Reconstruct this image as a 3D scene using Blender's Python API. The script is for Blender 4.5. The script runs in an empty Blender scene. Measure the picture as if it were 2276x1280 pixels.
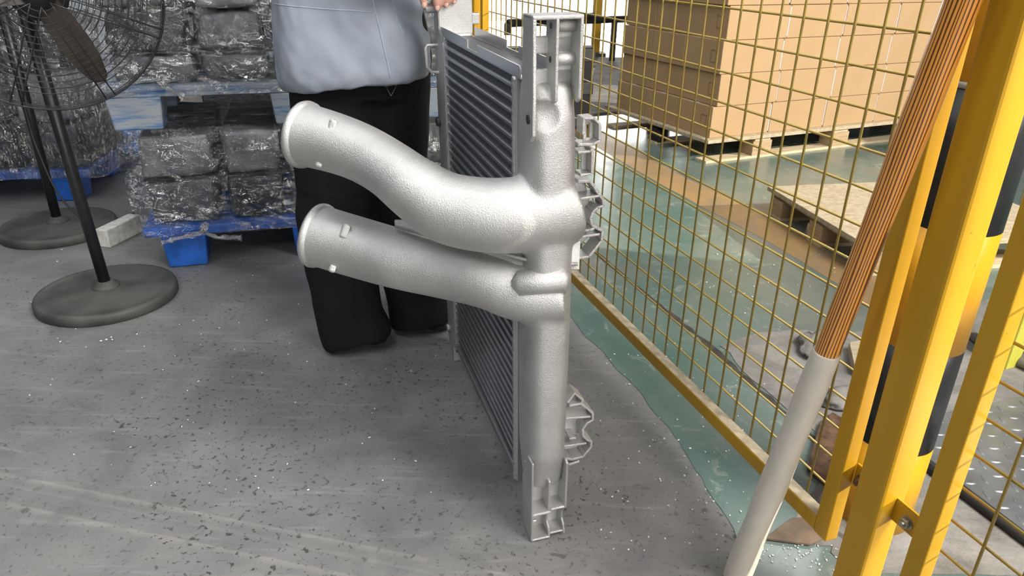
import bpy, bmesh, math, random
from mathutils import Vector, Matrix, noise
random.seed(7)
scn = bpy.context.scene
V = Vector
# ---------------------------------------------------------------- camera
FPX, PITCH, ROLL, CAMH = 1606.75, 0.4342, 0.0171, 1.1
_c, _s = math.cos(PITCH), math.sin(PITCH)
FW = V((0, _c, -_s)); UP0 = V((0, _s, _c)); RT0 = V((1, 0, 0))
RT = RT0*math.cos(ROLL)+UP0*math.sin(ROLL); UP = -RT0*math.sin(ROLL)+UP0*math.cos(ROLL)
CAM = V((0, 0, CAMH))
cam_d = bpy.data.cameras.new('camera'); cam_d.sensor_width = 36; cam_d.lens = FPX/2276*36
cam_d.clip_start = 0.05; cam_d.clip_end = 200
cam = bpy.data.objects.new('camera', cam_d); scn.collection.objects.link(cam)
cam.matrix_world = Matrix(((RT.x, UP.x, -FW.x, 0), (RT.y, UP.y, -FW.y, 0), (RT.z, UP.z, -FW.z, CAMH), (0, 0, 0, 1)))
scn.camera = cam
# ---------------------------------------------------------------- colour management
vs = scn.view_settings
vs.view_transform = 'Standard'; vs.look = 'None'; vs.gamma = 1; vs.use_curve_mapping = False
vs.exposure = 0.0
# ---------------------------------------------------------------- world: bright overcast daylight in an open-sided hall
w = bpy.data.worlds.new('daylight'); scn.world = w; w.use_nodes = True
bg = w.node_tree.nodes['Background']; bg.inputs[0].default_value = (0.86, 0.92, 1.0, 1); bg.inputs[1].default_value = 0.045
# ---------------------------------------------------------------- sun through the openings of the added blocker
SUN = V((1.1506, -0.270, 0.46)).normalized()
sd = bpy.data.lights.new('sun', 'SUN'); sd.energy = 7.4; sd.angle = math.radians(0.27); sd.color = (1.0, 0.91, 0.76)
sun = bpy.data.objects.new('sun', sd); scn.collection.objects.link(sun)
sun.rotation_euler = SUN.to_track_quat('Z', 'Y').to_euler()
def area(name, loc, target, sx, sy, power, col=(1, 1, 1)):
    d = bpy.data.lights.new(name, 'AREA'); d.shape = 'RECTANGLE'; d.size = sx; d.size_y = sy; d.energy = power; d.color = col
    o = bpy.data.objects.new(name, d); scn.collection.objects.link(o); o.location = loc
    o.rotation_euler = (V(loc)-V(target)).to_track_quat('Z', 'Y').to_euler()
    return o
area('skylight_near', (2.7, -0.7, 4.2), (0.3, 1.4, 0), 2.2, 2.4, 470, (1.0, 0.97, 0.92))
area('skylight_left', (-2.4, 3.0, 5.4), (-1.6, 2.6, 0), 1.2, 4.0, 48, (0.90, 0.95, 1.0))
area('rear_gateway', (3.4, -6.3, 2.3), (-0.3, 1.6, 0.5), 4.4, 3.0, 330, (1.0, 0.98, 0.95))
area('far_gateway', (2.5, 24, 2.6), (1.0, 6, 0.4), 9, 4.6, 1500, (1.0, 0.98, 0.95))
for (lx, ly) in ((-1.9, -1.6), (-0.3, -2.0), (-3.2, -0.9)):  # unseen lamps added behind the camera to make the stretch film glint
    area('glint_lamp', (lx, ly, 3.4), (lx, ly+1.6, 0), 0.30, 0.30, 20, (0.98, 0.99, 1.0))
for i, (lx, ly) in enumerate(((-3.2, 1.0), (-1.0, 0.6), (-3.0, 5.2), (-2.0, 6.6), (2.6, 5.6))):
    area('tube_lamp', (lx, ly, 4.6), (lx, ly, 0), 1.2, 0.16, 30, (0.97, 0.98, 1.0))
# ---------------------------------------------------------------- measuring helpers (photo pixel -> real point on a known surface)
def ray(x, y): return FW+RT*((x-1138)/FPX)-UP*((y-640)/FPX)
def gnd(x, y, z=0.0):
    r = ray(x, y); return CAM+r*((z-CAMH)/r.z)
def at_depth(x, y, d): return CAM+ray(x, y)*d
def on_plane(x, y, n, p):
    r = ray(x, y); return CAM+r*((p-CAM).dot(n)/r.dot(n))
# ---------------------------------------------------------------- mesh helpers
COL = scn.collection
def link(o): COL.objects.link(o); return o
def tag(o, label=None, cat=None, group=None, kind=None):
    if label: o['label'] = label
    if cat: o['category'] = cat
    if group: o['group'] = group
    if kind: o['kind'] = kind
    return o
def thing(name, loc, label, cat, group=None, rz=0, mat=None):
    o = bpy.data.objects.new(name, None); link(o); o.empty_display_size = 0.05
    if mat: o.matrix_world = mat
    else: o.location = loc; o.rotation_euler = (0, 0, rz)
    return tag(o, label, cat, group)
def obj(name, bm, mat, parent=None, smooth=False, bevel=0, weld=False):
    me = bpy.data.meshes.new(name)
    bmesh.ops.recalc_face_normals(bm, faces=bm.faces[:])
    bm.to_mesh(me); bm.free()
    me.materials.append(mat)
    if smooth:
        for p in me.polygons: p.use_smooth = True
    o = bpy.data.objects.new(name, me); link(o)
    if parent is not None: o.parent = parent
    if bevel:
        m = o.modifiers.new('bevel', 'BEVEL'); m.width = bevel; m.segments = 2; m.limit_method = 'ANGLE'; m.angle_limit = 0.7
    return o
def share(name, me, parent, loc=(0, 0, 0), rot=(0, 0, 0), sc=(1, 1, 1)):
    o = bpy.data.objects.new(name, me); link(o); o.parent = parent; o.location = loc; o.rotation_euler = rot; o.scale = sc
    return o
def copy_tree(o, parent=None):
    c = o.copy(); link(c)
    if parent: c.parent = parent
    for ch in o.children: copy_tree(ch, c)
    return c
def nb(): return bmesh.new()
def box(bm, lo, hi, M=None):
    vs_ = [V((x, y, z)) for x in (lo[0], hi[0]) for y in (lo[1], hi[1]) for z in (lo[2], hi[2])]
    if M: vs_ = [M @ v for v in vs_]
    b = [bm.verts.new(v) for v in vs_]
    for f in ((0, 1, 3, 2), (4, 6, 7, 5), (0, 4, 5, 1), (2, 3, 7, 6), (0, 2, 6, 4), (1, 5, 7, 3)): bm.faces.new([b[i] for i in f])
    return bm
def frames(pts):
    pts = [V(p) for p in pts]; out = []
    up = None
    for i, p in enumerate(pts):
        t = (pts[min(i+1, len(pts)-1)]-pts[max(i-1, 0)]).normalized()
        if up is None:
            up = V((0, 0, 1)) if abs(t.z) < 0.9 else V((0, 1, 0))
        s = t.cross(up).normalized(); up = s.cross(t).normalized()
        out.append((p, t, s, up))
    return out
def tube(bm, pts, r, seg=10, cap=True, closed=False, power=2.0):
    """sweep; r is a number, a list of numbers, or a list of (side, up) pairs"""
    fr = frames(pts); rings = []
    if closed:
        n_ = len(pts); fr = []
        P = [V(p) for p in pts]
        nrm = V((0, 0, 0))
        for i in range(n_): nrm += P[i].cross(P[(i+1) % n_])
        nrm.normalize()
        for i in range(n_):
            t = (P[(i+1) % n_]-P[i-1]).normalized(); fr.append((P[i], t, t.cross(nrm).normalized(), nrm))
    for i, (p, t, s, u_) in enumerate(fr):
        ri = r[i] if isinstance(r, (list, tuple)) else r
        ra, rb = ri if isinstance(ri, (list, tuple)) else (ri, ri)
        ring = []
        for k in range(seg):
            an = 2*math.pi*k/seg; ca, sa = math.cos(an), math.sin(an)
            if power != 2.0:
                ca = math.copysign(abs(ca)**(2/power), ca); sa = math.copysign(abs(sa)**(2/power), sa)
            ring.append(bm.verts.new(p+s*ra*ca+u_*rb*sa))
        rings.append(ring)
    m = len(rings)
    for i in range(m if closed else m-1):
        A_, B_ = rings[i], rings[(i+1) % m]
        for k in range(seg): bm.faces.new((A_[k], A_[(k+1) % seg], B_[(k+1) % seg], B_[k]))
    if cap and not closed:
        bm.faces.new(rings[0][::-1]); bm.faces.new(rings[-1])
    return bm
def loft(bm, rings, cap=True):
    R_ = [[bm.verts.new(V(p)) for p in r] for r in rings]; n_ = len(R_[0])
    for i in range(len(R_)-1):
        for k in range(n_): bm.faces.new((R_[i][k], R_[i][(k+1) % n_], R_[i+1][(k+1) % n_], R_[i+1][k]))
    if cap: bm.faces.new(R_[0][::-1]); bm.faces.new(R_[-1])
    return bm
def selli(cx, cy, z, rx, ry, n_=28, p=2.0, rot=0, tilt=None):
    out = []
    for k in range(n_):
        an = 2*math.pi*k/n_; ca, sa = math.cos(an), math.sin(an)
        x = math.copysign(abs(ca)**(2/p), ca)*rx; y = math.copysign(abs(sa)**(2/p), sa)*ry
        xr = x*math.cos(rot)-y*math.sin(rot); yr = x*math.sin(rot)+y*math.cos(rot)
        dz = 0 if tilt is None else tilt[0]*xr+tilt[1]*yr
        out.append(V((cx+xr, cy+yr, z+dz)))
    return out
def prism(bm, poly, d):
    """polygon of 3D points extruded by vector d"""
    n_ = len(poly); A_ = [bm.verts.new(V(p)) for p in poly]; B_ = [bm.verts.new(V(p)+V(d)) for p in poly]
    bm.faces.new(A_); bm.faces.new(B_[::-1])
    for i in range(n_): bm.faces.new((A_[i], B_[i], B_[(i+1) % n_], A_[(i+1) % n_]))
    return bm
def ribbon(bm, path, th, y0, y1):
    """wall of thickness th following a path of (x, z) points, extruded from y0 to y1"""
    P = [V((p[0], p[1])) for p in path]; L, R_ = [], []
    for i, p in enumerate(P):
        t = (P[min(i+1, len(P)-1)]-P[max(i-1, 0)]).normalized(); nn = V((-t.y, t.x))
        L.append(p+nn*th/2); R_.append(p-nn*th/2)
    for i in range(len(P)-1):
        q = [L[i], L[i+1], R_[i+1], R_[i]]
        prism(bm, [(a.x, y0, a.y) for a in q], (0, y1-y0, 0))
    return bm
def blob(bm, c, r, seg=12, sc=(1, 1, 1)):
    M = Matrix.Translation(V(c)) @ Matrix.Diagonal((r*sc[0], r*sc[1], r*sc[2], 1))
    bmesh.ops.create_icosphere(bm, subdivisions=2, radius=1, matrix=M)
def fused(bm, voxel, smooth_iter=4, factor=0.5):
    """melt overlapping closed shapes into one continuous surface; returns a mesh"""
    me = bpy.data.meshes.new('fuse_tmp'); bmesh.ops.recalc_face_normals(bm, faces=bm.faces[:]); bm.to_mesh(me); bm.free()
    o = bpy.data.objects.new('fuse_tmp', me); link(o)
    r = o.modifiers.new('r', 'REMESH'); r.mode = 'VOXEL'; r.voxel_size = voxel
    if smooth_iter:
        s_ = o.modifiers.new('s', 'SMOOTH'); s_.iterations = smooth_iter; s_.factor = factor
    dg = bpy.context.evaluated_depsgraph_get(); dg.update()
    res = bpy.data.meshes.new_from_object(o.evaluated_get(dg))
    bpy.data.objects.remove(o); bpy.data.meshes.remove(me)
    return res
def mobj(name, me, mat, parent=None):
    me.name = name; me.materials.clear(); me.materials.append(mat)
    for p in me.polygons: p.use_smooth = True
    o = bpy.data.objects.new(name, me); link(o)
    if parent is not None: o.parent = parent
    return o
def fbm(p, s, o=3): return noise.fractal(V(p)*s, 1.0, 2.0, o)
# ---------------------------------------------------------------- materials
class N:
    def __init__(s, name):
        m = bpy.data.materials.new(name); m.use_nodes = True; s.m = m; s.t = m.node_tree
        s.b = s.t.nodes['Principled BSDF']; s.out = s.t.nodes['Material Output']; s._co = None
    def n(s, ty, **kw):
        x = s.t.nodes.new(ty)
        for k, v in kw.items(): setattr(x, k, v)
        return x
    def l(s, a, b): s.t.links.new(a, b)
    def co(s, scale=(1, 1, 1), rot=(0, 0, 0)):
        tc = s.n('ShaderNodeTexCoord'); mp = s.n('ShaderNodeMapping'); mp.inputs['Scale'].default_value = scale; mp.inputs['Rotation'].default_value = rot
        s.l(tc.outputs['Object'], mp.inputs[0]); return mp.outputs[0]
    def noise(s, sc, det=3, rough=.55, co=None, dist=0):
        x = s.n('ShaderNodeTexNoise'); x.inputs['Scale'].default_value = sc; x.inputs['Detail'].default_value = det; x.inputs['Roughness'].default_value = rough; x.inputs['Distortion'].default_value = dist
        s.l(co if co is not None else s.co(), x.inputs['Vector']); return x.outputs['Fac']
    def ramp(s, f, stops):
        x = s.n('ShaderNodeValToRGB'); e = x.color_ramp.elements
        while len(e) < len(stops): e.new(0.5)
        for k, (p, c) in enumerate(stops):
            e[k].position = p; e[k].color = (c, c, c, 1) if isinstance(c, (int, float)) else (*c, 1)
        s.l(f, x.inputs[0]); return x.outputs[0]
    def mix(s, f, a, b):
        x = s.n('ShaderNodeMix', data_type='RGBA')
        for sock, v in ((x.inputs[0], f), (x.inputs[6], a), (x.inputs[7], b)):
            if hasattr(v, 'is_output'): s.l(v, sock)
            elif isinstance(v, (int, float)): sock.default_value = v
            else: sock.default_value = (*v, 1)
        return x.outputs[2]
    def bump(s, h, st=.3, d=.002, prev=None):
        x = s.n('ShaderNodeBump'); x.inputs['Strength'].default_value = st; x.inputs['Distance'].default_value = d; s.l(h, x.inputs['Height'])
        if prev is not None: s.l(prev, x.inputs['Normal'])
        s.l(x.outputs[0], s.b.inputs['Normal']); return x.outputs[0]
    def set(s, col=None, rough=None, metal=None, spec=None, **kw):
        for k, v in (('Base Color', col), ('Roughness', rough), ('Metallic', metal), ('Specular IOR Level', spec)):
            if v is None: continue
            if hasattr(v, 'is_output'): s.l(v, s.b.inputs[k])
            else: s.b.inputs[k].default_value = (*v, 1) if k == 'Base Color' else v
        for k, v in kw.items(): s.b.inputs[k.replace('_', ' ')].default_value = v
        return s.m
def simple(name, col, rough=.5, metal=0, var=.12, sc=18, bump=0, bsc=300, spec=.5):
    m = N(name); f = m.noise(sc, 4)
    d = tuple(c*(1-var) for c in col); l_ = tuple(min(1, c*(1+var)) for c in col)
    c = m.mix(m.ramp(f, [(.35, 0), (.65, 1)]), d, l_)
    if bump: m.bump(m.noise(bsc, 2), bump, .001)
    return m.set(c, rough, metal, spec)
M = {}
# sand-cast aluminium
m = N('cast_aluminium'); f = m.noise(9, 3); g = m.noise(420, 3, .7)
m.bump(g, .75, .0016); M['cast'] = m.set(m.mix(m.ramp(f, [(.3, 0), (.7, 1)]), (.55, .545, .535), (.68, .675, .66)), m.ramp(m.noise(500, 2), [(.3, .42), (.7, .58)]), .92)
m = N('machined_aluminium'); g = m.noise(60, 3, co=m.co((1, 1, .05))); m.bump(g, .1, .0005)
M['sheet'] = m.set((.62, .63, .64), .33, .95)
m = N('welded_aluminium'); g = m.noise(260, 2); m.bump(g, .5, .001); M['weld'] = m.set((.55, .56, .57), .42, .9)
M['tube'] = simple('brazed_tube_aluminium', (.50, .52, .54), .36, .9, .08, 30)
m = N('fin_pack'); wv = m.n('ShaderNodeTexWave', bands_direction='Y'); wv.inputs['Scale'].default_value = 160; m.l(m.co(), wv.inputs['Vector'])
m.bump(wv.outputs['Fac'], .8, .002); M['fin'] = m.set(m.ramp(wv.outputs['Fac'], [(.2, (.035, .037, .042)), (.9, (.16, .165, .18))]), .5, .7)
# yellow powder coat, scuffed
def paint(name, a, b, dirt, rough=.38):
    m = N(name); f = m.noise(6, 4, co=m.co((1, 1, .35))); c = m.mix(m.ramp(f, [(.3, 0), (.7, 1)]), a, b)
    sp = m.ramp(m.noise(55, 5, .7, dist=.4), [(.70, 0), (.735, 1)]); c = m.mix(sp, c, dirt)
    m.bump(m.noise(40, 3), .12, .001); return m.set(c, rough, 0, .45)
M['yellow'] = paint('yellow_paint', (.455, .246, .009), (.515, .288, .014), (.16, .10, .035))
M['wire'] = paint('yellow_coated_wire', (.30, .21, .040), (.39, .285, .075), (.10, .07, .03), .35)
M['railtop'] = simple('dusty_yellow', (.42, .35, .24), .8, 0, .25, 40)
M['black_paint'] = paint('black_paint', (.012, .012, .013), (.025, .025, .026), (.20, .19, .18), .32)
M['olive'] = paint('yellow_green_paint', (.55, .50, .05), (.62, .60, .12), (.25, .26, .15), .45)
M['amber'] = paint('amber_yellow_paint', (.60, .29, .010), (.68, .345, .015), (.30, .18, .05), .3)
M['reflect'] = simple('grey_reflective_tape', (.30, .31, .31), .4)
M['rust'] = simple('rusty_steel', (.10, .055, .03), .8, .2, .5, 40, .4, 120)
M['steel'] = simple('zinc_bolt', (.42, .40, .34), .35, .9, .2, 90)
M['rustbolt'] = simple('rusty_bolt', (.17, .10, .055), .7, .4, .5, 150, .4, 200)
M['blackmetal'] = simple('black_fan_metal', (.012, .012, .013), .38, .0, .3, 12)
M['castiron'] = simple('dusty_black_base', (.060, .058, .054), .62, 0, .35, 9, .15, 160)
M['blade'] = simple('brown_grey_blade', (.055, .047, .040), .45, .3, .3, 9)
M['blue'] = simple('blue_plastic', (.015, .10, .42), .42, 0, .25, 14, .05, 80)
m = N('worn_blue_plastic'); f = m.ramp(m.noise(7, 5, .7, co=m.co((.6, 1, 5))), [(.36, 0), (.52, 1)])
M['wornblue'] = m.set(m.mix(f, (.035, .15, .37), (.30, .33, .36)), .55); m.bump(m.noise(60, 3), .15, .001)
M['whiteblock'] = simple('white_plaster', (.55, .54, .50), .85, 0, .2, 30, .4, 90)
M['greycast'] = simple('grey_packed_casting', (.11, .113, .12), .45, .55, .4, 7, .3, 60)
M['greycast2'] = simple('light_grey_packed_casting', (.25, .25, .26), .42, .5, .3, 8, .3, 60)
M['darkcast'] = simple('dark_packed_casting', (.045, .045, .05), .4, .3, .5, 7, .3, 60)
M['whitebin'] = simple('pale_plastic', (.55, .60, .66), .5, 0, .06, 10)
# stretch film: mostly clear with whitish streaks, very glossy and creased
def film(name, sx, tint, cover, st):
    m = N(name); t = m.t; t.nodes.remove(m.b)
    co = m.co(sx); n1 = m.noise(14, 5, .68, co=co, dist=.6); n2 = m.noise(42, 3, .6, co=co, dist=.3)
    vo = m.n('ShaderNodeTexVoronoi'); vo.inputs['Scale'].default_value = 26; vo.inputs['Randomness'].default_value = 1; m.l(co, vo.inputs['Vector']); n3 = vo.outputs['Distance']
    bp = m.n('ShaderNodeBump'); bp.inputs['Strength'].default_value = st; bp.inputs['Distance'].default_value = .06; m.l(n1, bp.inputs['Height'])
    b2 = m.n('ShaderNodeBump'); b2.inputs['Strength'].default_value = st*.8; b2.inputs['Distance'].default_value = .022; m.l(n2, b2.inputs['Height']); m.l(bp.outputs[0], b2.inputs['Normal'])
    b3 = m.n('ShaderNodeBump'); b3.inputs['Strength'].default_value = st*.8; b3.inputs['Distance'].default_value = .035; m.l(n3, b3.inputs['Height']); m.l(b2.outputs[0], b3.inputs['Normal'])
    tr = m.n('ShaderNodeBsdfTransparent'); tr.inputs[0].default_value = (.94, .95, .96, 1)
    gl = m.n('ShaderNodeBsdfAnisotropic'); gl.inputs['Color'].default_value = (*tint, 1); gl.inputs['Roughness'].default_value = .055; m.l(b3.outputs[0], gl.inputs['Normal'])
    f = m.ramp(m.noise(9, 5, .7, co=co, dist=.8), [(.38, cover[0]), (.52, cover[1]), (.66, cover[2])])
    mx = m.n('ShaderNodeMixShader'); m.l(f, mx.inputs[0]); m.l(tr.outputs[0], mx.inputs[1]); m.l(gl.outputs[0], mx.inputs[2])
    m.l(mx.outputs[0], m.out.inputs[0]); return m.m
M['film'] = film('clear_stretch_film', (1, 1, 1.4), (1, 1, 1), (.06, .17, .70), 1.0)
M['film_streak'] = film('streaky_stretch_film', (2.6, 2.6, .8), (1.0, .985, .94), (.12, .35, .80), 1.0)
M['film_rope'] = film('twisted_film', (3, 3, 3), (1, 1, 1), (.25, .5, .8), .8)
# cardboard, wood
def card(name, a, b):
    m = N(name); f = m.noise(3, 4); c = m.mix(m.ramp(f, [(.3, 0), (.7, 1)]), a, b)
    m.bump(m.noise(30, 3, co=m.co((.2, .2, 4))), .08, .001); return m.set(c, .75, 0, .2)
M['card'] = card('brown_cardboard', (.315, .208, .112), (.355, .238, .130))
M['tape'] = simple('pale_tape', (.44, .40, .41), .35, 0, .05)
M['cardmark'] = simple('printed_mark', (.22, .13, .07), .8, 0, .05)
def wood(name, a, b, sx=(1, 14, 14), sc=5, rough=.7):
    m = N(name); f = m.noise(sc, 5, .6, co=m.co(sx), dist=.6); c = m.mix(m.ramp(f, [(.3, 0), (.7, 1)]), a, b)
    m.bump(f, .25, .002); return m.set(c, rough, 0, .3)
M['pallet'] = wood('pale_pallet_wood', (.36, .28, .175), (.56, .46, .31))
M['ply'] = wood('strand_board', (.27, .215, .135), (.43, .37, .265), (6, 9, 6), 6, .75)
M['blockwood'] = wood('pressed_wood_block', (.25, .17, .09), (.42, .31, .19), (3, 3, 40), 4, .85)
# varnished pine with dark growth rings running along the handle (local z)
m = N('varnished_pine'); co = m.co((1, 1, .06)); wv = m.n('ShaderNodeTexWave', bands_direction='Y'); wv.inputs['Scale'].default_value = 76; wv.inputs['Distortion'].default_value = 5.0; wv.inputs['Detail'].default_value = 2; wv.inputs['Detail Scale'].default_value = 1.0
m.l(co, wv.inputs['Vector'])
c = m.mix(m.ramp(wv.outputs['Fac'], [(.18, 1), (.50, 0)]), (.78, .33, .055), (.11, .034, .008))
m.b.inputs['Coat Weight'].default_value = .8; m.b.inputs['Coat Roughness'].default_value = .12; m.bump(m.noise(220, 2), .12, .0006)
M['pine'] = m.set(c, .35)
m = N('weathered_pale_sleeve'); f = m.noise(7, 5, .65, co=m.co((1, 1, .35))); c = m.mix(m.ramp(f, [(.3, 0), (.7, 1)]), (.47, .43, .36), (.70, .655, .57))
c = m.mix(m.ramp(m.noise(16, 4, .7), [(.68, 0), (.74, 1)]), c, (.24, .23, .20)); m.bump(m.noise(30, 4), .2, .002); M['sleeve'] = m.set(c, .65)
# person
def cloth(name, a, b, rough=.8, sc=900):
    m = N(name); c = m.mix(m.noise(4, 3), a, b); m.bump(m.noise(sc, 2), .15, .0006); return m.set(c, rough, 0, .25)
M['shirt'] = cloth('pale_blue_cotton', (.25, .28, .335), (.29, .32, .37))
M['seam'] = simple('seam_thread', (.36, .42, .52), .8)
M['trousers'] = cloth('black_cloth', (.0045, .0045, .005), (.008, .008, .009), .85)
M['stitch'] = simple('grey_stitching', (.20, .19, .18), .8)
M['shoe'] = simple('black_shoe', (.010, .010, .011), .5)
m = N('skin'); f = m.noise(30, 3); M['skin'] = m.set(m.mix(f, (.46, .235, .175), (.56, .30, .23)), .5); m.b.inputs['Subsurface Weight'].default_value = .08
M['nail'] = simple('finger_nail', (.60, .36, .30), .35, 0, .05)
M['foam'] = simple('white_foam', (.75, .75, .72), .8, 0, .05)
M['rubber'] = simple('black_rubber', (.014, .014, .015), .55, 0, .3, 20)
# ground
m = N('worn_concrete'); big = m.noise(.9, 5, .6); mid = m.noise(6, 5, .65, dist=.6); fine = m.noise(55, 4, .7)
c = m.mix(m.ramp(big, [(.3, 0), (.7, 1)]), (.115, .115, .118), (.185, .182, .18))
c = m.mix(m.ramp(mid, [(.35, 0), (.75, .55)]), c, (.27, .265, .255))
pit = m.ramp(m.noise(75, 3, .6, dist=.5), [(.60, 0), (.65, 1)]); pit2 = m.ramp(m.noise(24, 4, .65, dist=.8), [(.64, 0), (.68, 1)])
gate = m.ramp(m.noise(2.2, 3), [(.40, .35), (.58, 1)])
mm = m.n('ShaderNodeMath', operation='MAXIMUM'); m.l(pit, mm.inputs[0]); m.l(pit2, mm.inputs[1]); mg = m.n('ShaderNodeMath', operation='MULTIPLY'); m.l(mm.outputs[0], mg.inputs[0]); m.l(gate, mg.inputs[1])
c = m.mix(mg.outputs[0], c, (.055, .052, .048)); sc2 = m.ramp(m.noise(7, 4, .7, co=m.co((.5, 5, 1), (0, 0, .25)), dist=.3), [(.55, 0), (.70, .30)]); c = m.mix(sc2, c, (.34, .335, .33))
hb = m.n('ShaderNodeMath', operation='SUBTRACT'); m.l(fine, hb.inputs[0]); m.l(mg.outputs[0], hb.inputs[1]); m.bump(hb.outputs[0], .35, .002)
M['concrete'] = m.set(c, m.ramp(mid, [(.3, .42), (.7, .65)]), 0, .4)
m = N('green_floor_paint'); big = m.noise(2.0, 5, .65, dist=.6); scr = m.noise(10, 5, .75, co=m.co((1, 1, 1), (0, 0, .6)), dist=1.5)
c = m.mix(m.ramp(big, [(.36, 0), (.66, 1)]), (.075, .135, .115), (.135, .175, .155)); c = m.mix(m.ramp(scr, [(.57, 0), (.68, .6)]), c, (.30, .32, .29))
c = m.mix(m.ramp(m.noise(1.1, 4, .6), [(.50, 0), (.64, .75)]), c, (.165, .155, .14)); m.bump(m.noise(25, 3), .08, .002)
M['green'] = m.set(c, m.ramp(m.noise(5, 4), [(.3, .14), (.7, .34)]), 0, .5)
m = N('worn_yellow_line'); f = m.noise(4, 5, .7, dist=.5); M['line'] = m.set(m.mix(m.ramp(f, [(.38, 0), (.66, 1)]), (.30, .185, .075), (.19, .145, .095)), .45)
m = N('broken_concrete'); f = m.noise(5, 6, .7, dist=.5); M['rough'] = m.set(m.mix(m.ramp(f, [(.3, 0), (.7, 1)]), (.10, .095, .085), (.30, .285, .26)), .8); m.bump(m.noise(20, 6, .7), .8, .01)
M['crack'] = simple('dark_joint', (.045, .038, .030), .9, 0, .4, 20, .5, 80)
m = N('tread_plate'); f = m.noise(6, 5, .6, dist=.5); M['tread'] = m.set(m.mix(m.ramp(f, [(.35, 0), (.68, 1)]), (.24, .25, .27), (.40, .40, .41)), m.ramp(m.noise(9, 4), [(.3, .30), (.7, .55)]), .75); m.bump(m.noise(90, 3), .2, .001)
M['scrap'] = simple('brown_scrap_board', (.15, .105, .07), .8, 0, .35, 12, .4, 50)
M['blocker'] = simple('grey_blocker', (.42, .42, .41), .9, 0, .08, 3)
# ================================================================ SETTING
def flat(name, poly, z, th, mat, kind='structure', label=None):
    bm = nb(); prism(bm, [(p[0], p[1], z) for p in poly], (0, 0, th)); o = obj(name, bm, mat); return tag(o, kind=kind)
bm = nb(); box(bm, (-9, -4, -0.2), (9, 40, 0)); tag(obj('floor', bm, M['concrete']), kind='structure')
def edge_poly(pts, k=6, amp=.012):
    out = []
    for i in range(len(pts)):
        a, b = V(pts[i][:2]), V(pts[(i+1) % len(pts)][:2]); L = (b-a).length
        kk = k if L < 4 else 2
        for j in range(kk):
            q = a.lerp(b, j/kk); w_ = noise.noise(V((q.x*7, q.y*7, 3)))*amp if 0 < j else 0
            out.append((q.x+w_, q.y+w_*.5))
    return out
FE = [gnd(1668, 1280), gnd(1640, 1205), gnd(1560, 1062), gnd(1500, 972), gnd(1420, 868), gnd(1300, 748)]
far_l = FE[-1]+(FE[-1]-FE[0])*12
green = [(p.x, p.y) for p in FE]+[(far_l.x, far_l.y), (8.6, far_l.y), (8.6, 0.2), (FE[0].x+.2, 0.2)]
tag(flat('floor_painted', edge_poly(green), 0.0, .0015, M['green']), kind='structure')
ylu = [gnd(1384, 319), gnd(1531, 400), gnd(1625, 440), gnd(1700, 478), gnd(1800, 535), gnd(2000, 650)]
yll = [gnd(2000, 735), gnd(1861, 632), gnd(1700, 533), gnd(1581, 472), gnd(1462, 407), gnd(1392, 366)]
d_ = (ylu[0]-ylu[1]).normalized()
tag(flat('trim_1', edge_poly([(p.x, p.y) for p in ([ylu[0]+d_*7]+ylu+yll+[yll[-1]+d_*7])], 4, .008), 0.0015, .001, M['line']), kind='structure')
# joint between the floor slabs, dark and crumbled
def strip(name, cpts, wd, mat, z=.0016, th=.001, amp=.5):
    P = [gnd(*p) for p in cpts]; Q = []
    for i in range(len(P)-1):
        for j in range(6): Q.append(P[i].lerp(P[i+1], j/6))
    Q.append(P[-1]); L, R_ = [], []
    for i, q in enumerate(Q):
        t = (Q[min(i+1, len(Q)-1)]-Q[max(i-1, 0)]).normalized(); nn = V((-t.y, t.x, 0))
        L.append(q+nn*wd*(.5+amp*noise.noise(q*17))); R_.append(q-nn*wd*(.5+amp*noise.noise(q*23)))
    bm = nb()
    for i in range(len(Q)-1):
        bm.faces.new([bm.verts.new(V((v.x, v.y, z+th))) for v in (L[i], L[i+1], R_[i+1], R_[i])])
    return tag(obj(name, bm, mat), kind='structure')
strip('trim_2', [(1322, 560), (1400, 625), (1480, 690), (1560, 755), (1600, 790), (1660, 845), (1730, 905), (1790, 960), (1830, 1000)], .016, M['crack'], amp=.9)
# broken, unpainted slab beyond the fence
bp = [gnd(*p) for p in ((1600, 770), (1690, 740), (1790, 735), (1900, 740), (2100, 700), (2276, 640), (2276, 1280), (1900, 1280), (1850, 1215), (1760, 1180), (1800, 1100), (1850, 1040), (1800, 950), (1720, 885))]
tag(flat('floor_broken', edge_poly([(p.x, p.y) for p in bp], 6, .03), .0016, .002, M['rough']), kind='structure')
# added unseen sun blocker; openings cut to put sun on posts and cartons
def blocker_with_openings(name, x0, x1, y0, y1, z1, ops):
    bm = nb(); ys = y0
    for (a, b, c, d) in sorted(ops):
        box(bm, (x0, ys, 0), (x1, a, z1)); box(bm, (x0, a, 0), (x1, b, c)); box(bm, (x0, a, d), (x1, b, z1)); ys = b
    box(bm, (x0, ys, 0), (x1, y1, z1)); return tag(obj(name, bm, M['blocker']), kind='structure')
blocker_with_openings('sun_blocker', 6.0, 6.02, -6, 13, 5.0, [(-0.452, -0.405, 1.7, 3.9), (-0.37, -0.26, 1.7, 3.9), (1.45, 5.6, 1.5, 3.6)])

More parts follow.
